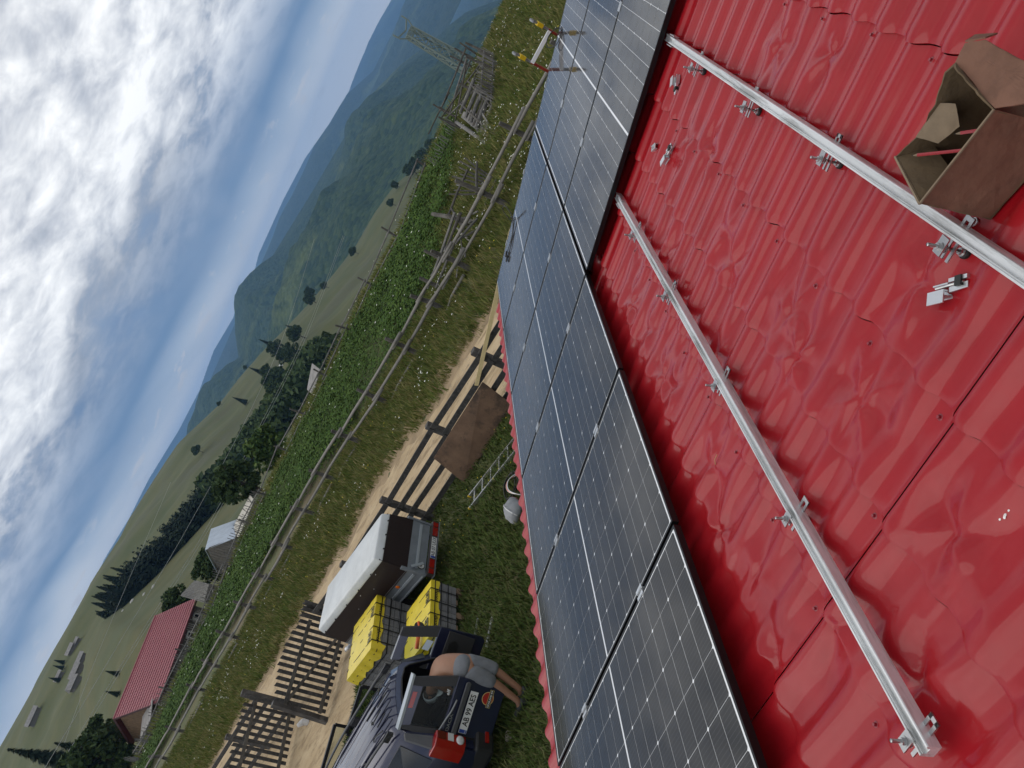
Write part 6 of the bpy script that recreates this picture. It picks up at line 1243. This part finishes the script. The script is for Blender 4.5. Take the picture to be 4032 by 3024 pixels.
for az, el in ((57.3, 1.72), (56.6, 1.8), (56.3, 1.9)): put_tree(on_hill('D', az, el), SPR, 2, .5, 'dark bush beside the single hill hut', 'bushes beside the hill hut')
# the long spruce wood: front trees singly, the rest as one mass
strip_top = [(33, -2.6), (34.2, -2.42), (35.6, -1.9), (37.5, -2.4), (39.9, -2.2), (41.6, -1.8), (42.9, -1.0), (44.5, -.75), (46, -.3), (47.3, .25), (48.7, .9), (50.1, 1.4), (51.7, 1.8), (53, 1.55), (53.5, 1.3)]
wood = []
for i in range(1500):
    az = rt.uniform(31.5, 53.2); tb, tt = float(interp(T_B, az)), float(interp(strip_top, az)); r = rt.uniform(225, 330 if az < 44 else 275)
    z = float(hz('D', np.array(az), np.array(r))); x, y = polar(az, r); h = max(5.5, min(13, (math.tan(R_(tt)) * r + CAMZ - z) * rt.uniform(.72, 1.04)))
    if CAMZ + r * math.tan(R_(tt)) - z < 3: continue
    wood.append((r, az, x, y, z, h))
wood.sort(); wood = wood[:760]
front = [w for i, w in enumerate(sorted(wood, key=lambda w: -(w[4] + w[5] - CAMZ) / w[0] + 0.0)) if w[1] > 43][:46]
for i, (r, az, x, y, z, h) in enumerate(front): put_tree(Vector((x, y, z - .3)), SPR, i, h / 11, 'dark spruce on the upper edge of the long spruce wood', 'spruces of the long wood')
fs = set(front); rest = [w for w in wood if w not in fs]
Vs, Fs, Rs, off = [], [], [], 0; rng = np.random.default_rng(77); pr = []
for s in range(4): pr.append(spruce_crown(11, 5.4, 240, np.random.default_rng(90 + s), 1.2)[:2])
bp_ = [broad_crown(8, 7.5, 250, np.random.default_rng(70 + s), 12, .78)[:2] for s in range(4)]
def mass(name, L_, protos, m, hp):
    pos = np.array([(w[2], w[3], w[4] - .3) for w in L_]); sc = np.array([w[5] / hp for w in L_]); V, F, rn = scatter(protos, pos, RNG.uniform(0, 6.28, len(L_)), sc)
    o = np_mesh(name, V, F, m, rn); o['kind'] = 'stuff'; return o
con = [w for w in rest if w[1] > 44 or rt.random() < .35]; brd = [w for w in rest if w not in set(con)]
o = mass('spruce_wood', con, pr, 'needles', 11); o['label'] = 'dense dark spruce wood in a long strip across the hill'
o = mass('valley_wood', brd, bp_, 'leaves', 8); o['label'] = 'dense dark green broadleaf wood filling the valley'

# ------------------------------------------------------------------ grass, crop, flowers
mat('grass_short', (0.05, 0.085, 0.02), 0.8, var=0.2, vscale=0.6, world=True, attr=[(0.044, 0.078, 0.014), (0.072, 0.112, 0.020), (0.108, 0.140, 0.032), (0.17, 0.15, 0.065)], spec=0.25)
mat('grass_tall', (0.06, 0.085, 0.022), 0.85, var=0.25, vscale=0.5, world=True, attr=[(0.075, 0.12, 0.022), (0.132, 0.172, 0.034), (0.21, 0.205, 0.058), (0.36, 0.29, 0.135)], spec=0.2)
mat('crop_leaf', (0.045, 0.10, 0.018), 0.7, var=0.2, vscale=0.5, world=True, attr=[(0.032, 0.064, 0.011), (0.056, 0.102, 0.017), (0.092, 0.140, 0.028)], spec=0.08)
def tuft(nb, h, spread, w, rng, curve=.5):
    V, F = [], []
    for k in range(nb):
        a = rng.uniform(0, 6.28); r = spread * math.sqrt(rng.random()); x, y = r * math.cos(a), r * math.sin(a); hh = h * rng.uniform(.55, 1.1); b = rng.uniform(0, 6.28); lx, ly = math.cos(b) * curve * hh * rng.uniform(.2, 1), math.sin(b) * curve * hh * rng.uniform(.2, 1); c, s = math.cos(b + 1.57) * w / 2, math.sin(b + 1.57) * w / 2; n = len(V)
        V += [(x - c, y - s, 0), (x + c, y + s, 0), (x + lx * .45 + c * .7, y + ly * .45 + s * .7, hh * .6), (x + lx, y + ly, hh)]; F += [(n, n + 1, n + 2), (n, n + 2, n + 3)]
    return np.array(V), np.array(F)
TS = [tuft(5, .08, .055, .012, np.random.default_rng(s), .9) for s in range(5)]; TT = [tuft(5, .30, .11, .020, np.random.default_rng(20 + s), .55) for s in range(5)]
def uniform_pts(n, x0, x1, y0, y1): return RNG.uniform(x0, x1, n), RNG.uniform(y0, y1, n)
def grass(name, n, box, protos, m, keep, smin, smax, label):
    x, y = uniform_pts(n, *box); k = keep(x, y); x, y = x[k], y[k]; pos = np.stack([x, y, ground_z(x, y)], 1); sc = RNG.uniform(smin, smax, len(x)) * (.65 + .8 * fbm(x * .8, y * .8, 15))
    V, F, rn = scatter(protos, pos, RNG.uniform(0, 6.28, len(x)), sc, .15)
    pat = np.clip(fbm(x * .45, y * .45, 33) * 1.25 - .12, 0, 1)
    o = np_mesh(name, V, F, m, rn); o['kind'] = 'stuff'; o['label'] = label; return o
def road_r(y): return 16.3 + .012 * y + rag(y, 7, .7)
def in_drive(x, y): return (y > 14.2) & (y < 18.4) & (x > 7.4 + 2.6 * np.clip((17.2 - y) / 3, 0, 1.2) ** 2 + .3 * np.sin(y * 5) - 5.0 * np.clip((y - 17.5) / 3, 0, 1))
dens = lambda x, y: RNG.random(len(x)) < np.clip(1.35 - .9 * np.clip((fbm(x * .5, y * .5, 61) - .42) * 6, 0, 1), .22, 1)
grass('lawn_grass', 52000, (3.5, 12.75, 4.2, 18), TS, 'grass_short', lambda x, y: (~in_drive(x, y)) & dens(x, y) & (y > 4.2 + 0 * x), .8, 1.7, 'short trampled lawn grass of the yard')
grass('bank_grass', 42000, (16.4, 24, -4, 48), TT, 'grass_tall', lambda x, y: (x > road_r(y) + .45 * RNG.random(len(x)) ** .5 * 1.6) & (RNG.random(len(x)) < np.clip((x - road_r(y)) / 1.3, .12, 1)), .45, 1.15, 'tall grass on the bank along the dirt road')
grass('meadow_grass', 46000, (21, 46, -9, 11.5), TT, 'grass_tall', lambda x, y: (x < edge_x(y) + .8) & (RNG.random(len(x)) < np.clip(1.4 - (x - 21) / 40, .3, 1)), .6, 1.25, 'tall meadow grass around the ruined fences')
grass('field_edge_grass', 16000, (30, 47, 9, 60), TT, 'grass_tall', lambda x, y: (x > edge_x(y) - 2.0) & (x < edge_x(y) + 5), .9, 1.8, 'pale tall grass along the far field fence')
# crop: leafy clumps
def leafy(nl, r, h, rng, s):
    C = []; 
    for k in range(nl): a = rng.uniform(0, 6.28); q = r * math.sqrt(rng.random()); C.append((q * math.cos(a), q * math.sin(a), h * (1 - .55 * (q / r) ** 2) * rng.uniform(.45, 1.05)))
    C = np.array(C); n = len(C); a = rng.uniform(0, 6.28, n); tl = rng.uniform(.1, .7, n); d = np.stack([np.cos(a), np.sin(a), -tl * .5], 1); sd_ = np.stack([-np.sin(a), np.cos(a), rng.uniform(-.5, .5, n)], 1); ss = (s * rng.uniform(.6, 1.25, n))[:, None]
    V = np.stack([C - d * ss, C + sd_ * ss * .62, C + d * ss, C - sd_ * ss * .62], 1).reshape(-1, 3); k = np.arange(n)[:, None] * 4; return V, np.concatenate([k + np.array([0, 1, 2]), k + np.array([0, 2, 3])])
LP_ = [leafy(40, .36, .46, np.random.default_rng(40 + s), .052) for s in range(6)]
def crop_l(y): return np.interp(y, [8.2, 9.2, 10.4, 12.1, 15.1, 18.1, 24.7, 33.6, 45.8, 60], [39, 30.5, 24.3, 23.6, 24.2, 24.8, 26, 26.4, 27.0, 28])
x, y = uniform_pts(13500, 23, 42, 8.6, 60); k = (x > crop_l(y)) & (x < edge_x(y) - 1.6); x, y = x[k], y[k]; x = np.round(x / .62) * .62 + RNG.normal(0, .11, len(x))
pos = np.stack([x, y, ground_z(x, y)], 1); sc = RNG.uniform(.8, 1.3, len(x)) * (.7 + .65 * fbm(x * .3, y * .3, 8)); V, F, rn = scatter(LP_, pos, RNG.uniform(0, 6.28, len(x)), sc, .1)
o = np_mesh('potato_crop', V, F, 'crop_leaf', rn); o['kind'] = 'stuff'; o['label'] = 'dense green leafy potato crop with a few white flowers'
# flowers and pebbles
mat('flower_white', (0.72, 0.72, 0.66), 0.8); mat('flower_yellow', (0.70, 0.55, 0.03), 0.8); mat('pebble', (0.30, 0.26, 0.21), 0.9, var=0.3, vscale=1)
fl = np.array([(math.cos(a) * .5, math.sin(a) * .5, 1 + .1 * math.cos(2 * a)) for a in np.linspace(0, 5.2, 6)]); ff_ = np.array([(0, i, i + 1) for i in range(1, 5)])
def dots(name, m, n, box, keep, z0, z1, s0, s1, label, cl=.0):
    x, y = uniform_pts(n, *box)
    if cl: k = fbm(x * 1.1, y * 1.1, 91) > cl; x, y = x[k], y[k]
    k = keep(x, y); x, y = x[k], y[k]; s = RNG.uniform(s0, s1, len(x)); pos = np.stack([x, y, ground_z(x, y) + RNG.uniform(z0, z1, len(x)) - s], 1); V, F, rn = scatter([(fl, ff_)], pos, RNG.uniform(0, 6.28, len(x)), s, .4); o = np_mesh(name, V, F, m, rn); o['kind'] = 'stuff'; o['label'] = label
dots('crop_flowers', 'flower_white', 260, (24, 40, 10, 58), lambda x, y: x > crop_l(y) + .4, .5, .62, .06, .11, 'white potato flowers above the green crop')
dots('bank_flowers', 'flower_white', 2600, (17.6, 23, 2, 44), lambda x, y: x > road_r(y) + .9, .25, .42, .035, .07, 'white flowers in the bank grass', .60)
dots('meadow_flowers', 'flower_white', 2200, (21, 42, -7, 10), lambda x, y: x < 42, .25, .42, .04, .075, 'white flowers in the meadow grass', .50)
dots('yellow_flowers', 'flower_yellow', 700, (17.6, 42, -7, 40), lambda x, y: (x < crop_l(y)) & (x > road_r(y) + .8), .22, .4, .03, .055, 'small yellow flowers in the rough grass')
dots('lawn_flowers', 'flower_yellow', 46, (10.5, 12.2, 6, 11), lambda x, y: x > 0, .06, .12, .02, .035, 'few yellow dandelions by the plank fence')
dots('road_pebbles', 'pebble', 2600, (12.8, 17.6, 2, 42), lambda x, y: x < road_r(y) + .4, .012, .03, .012, .045, 'small stones and clods on the dirt road')
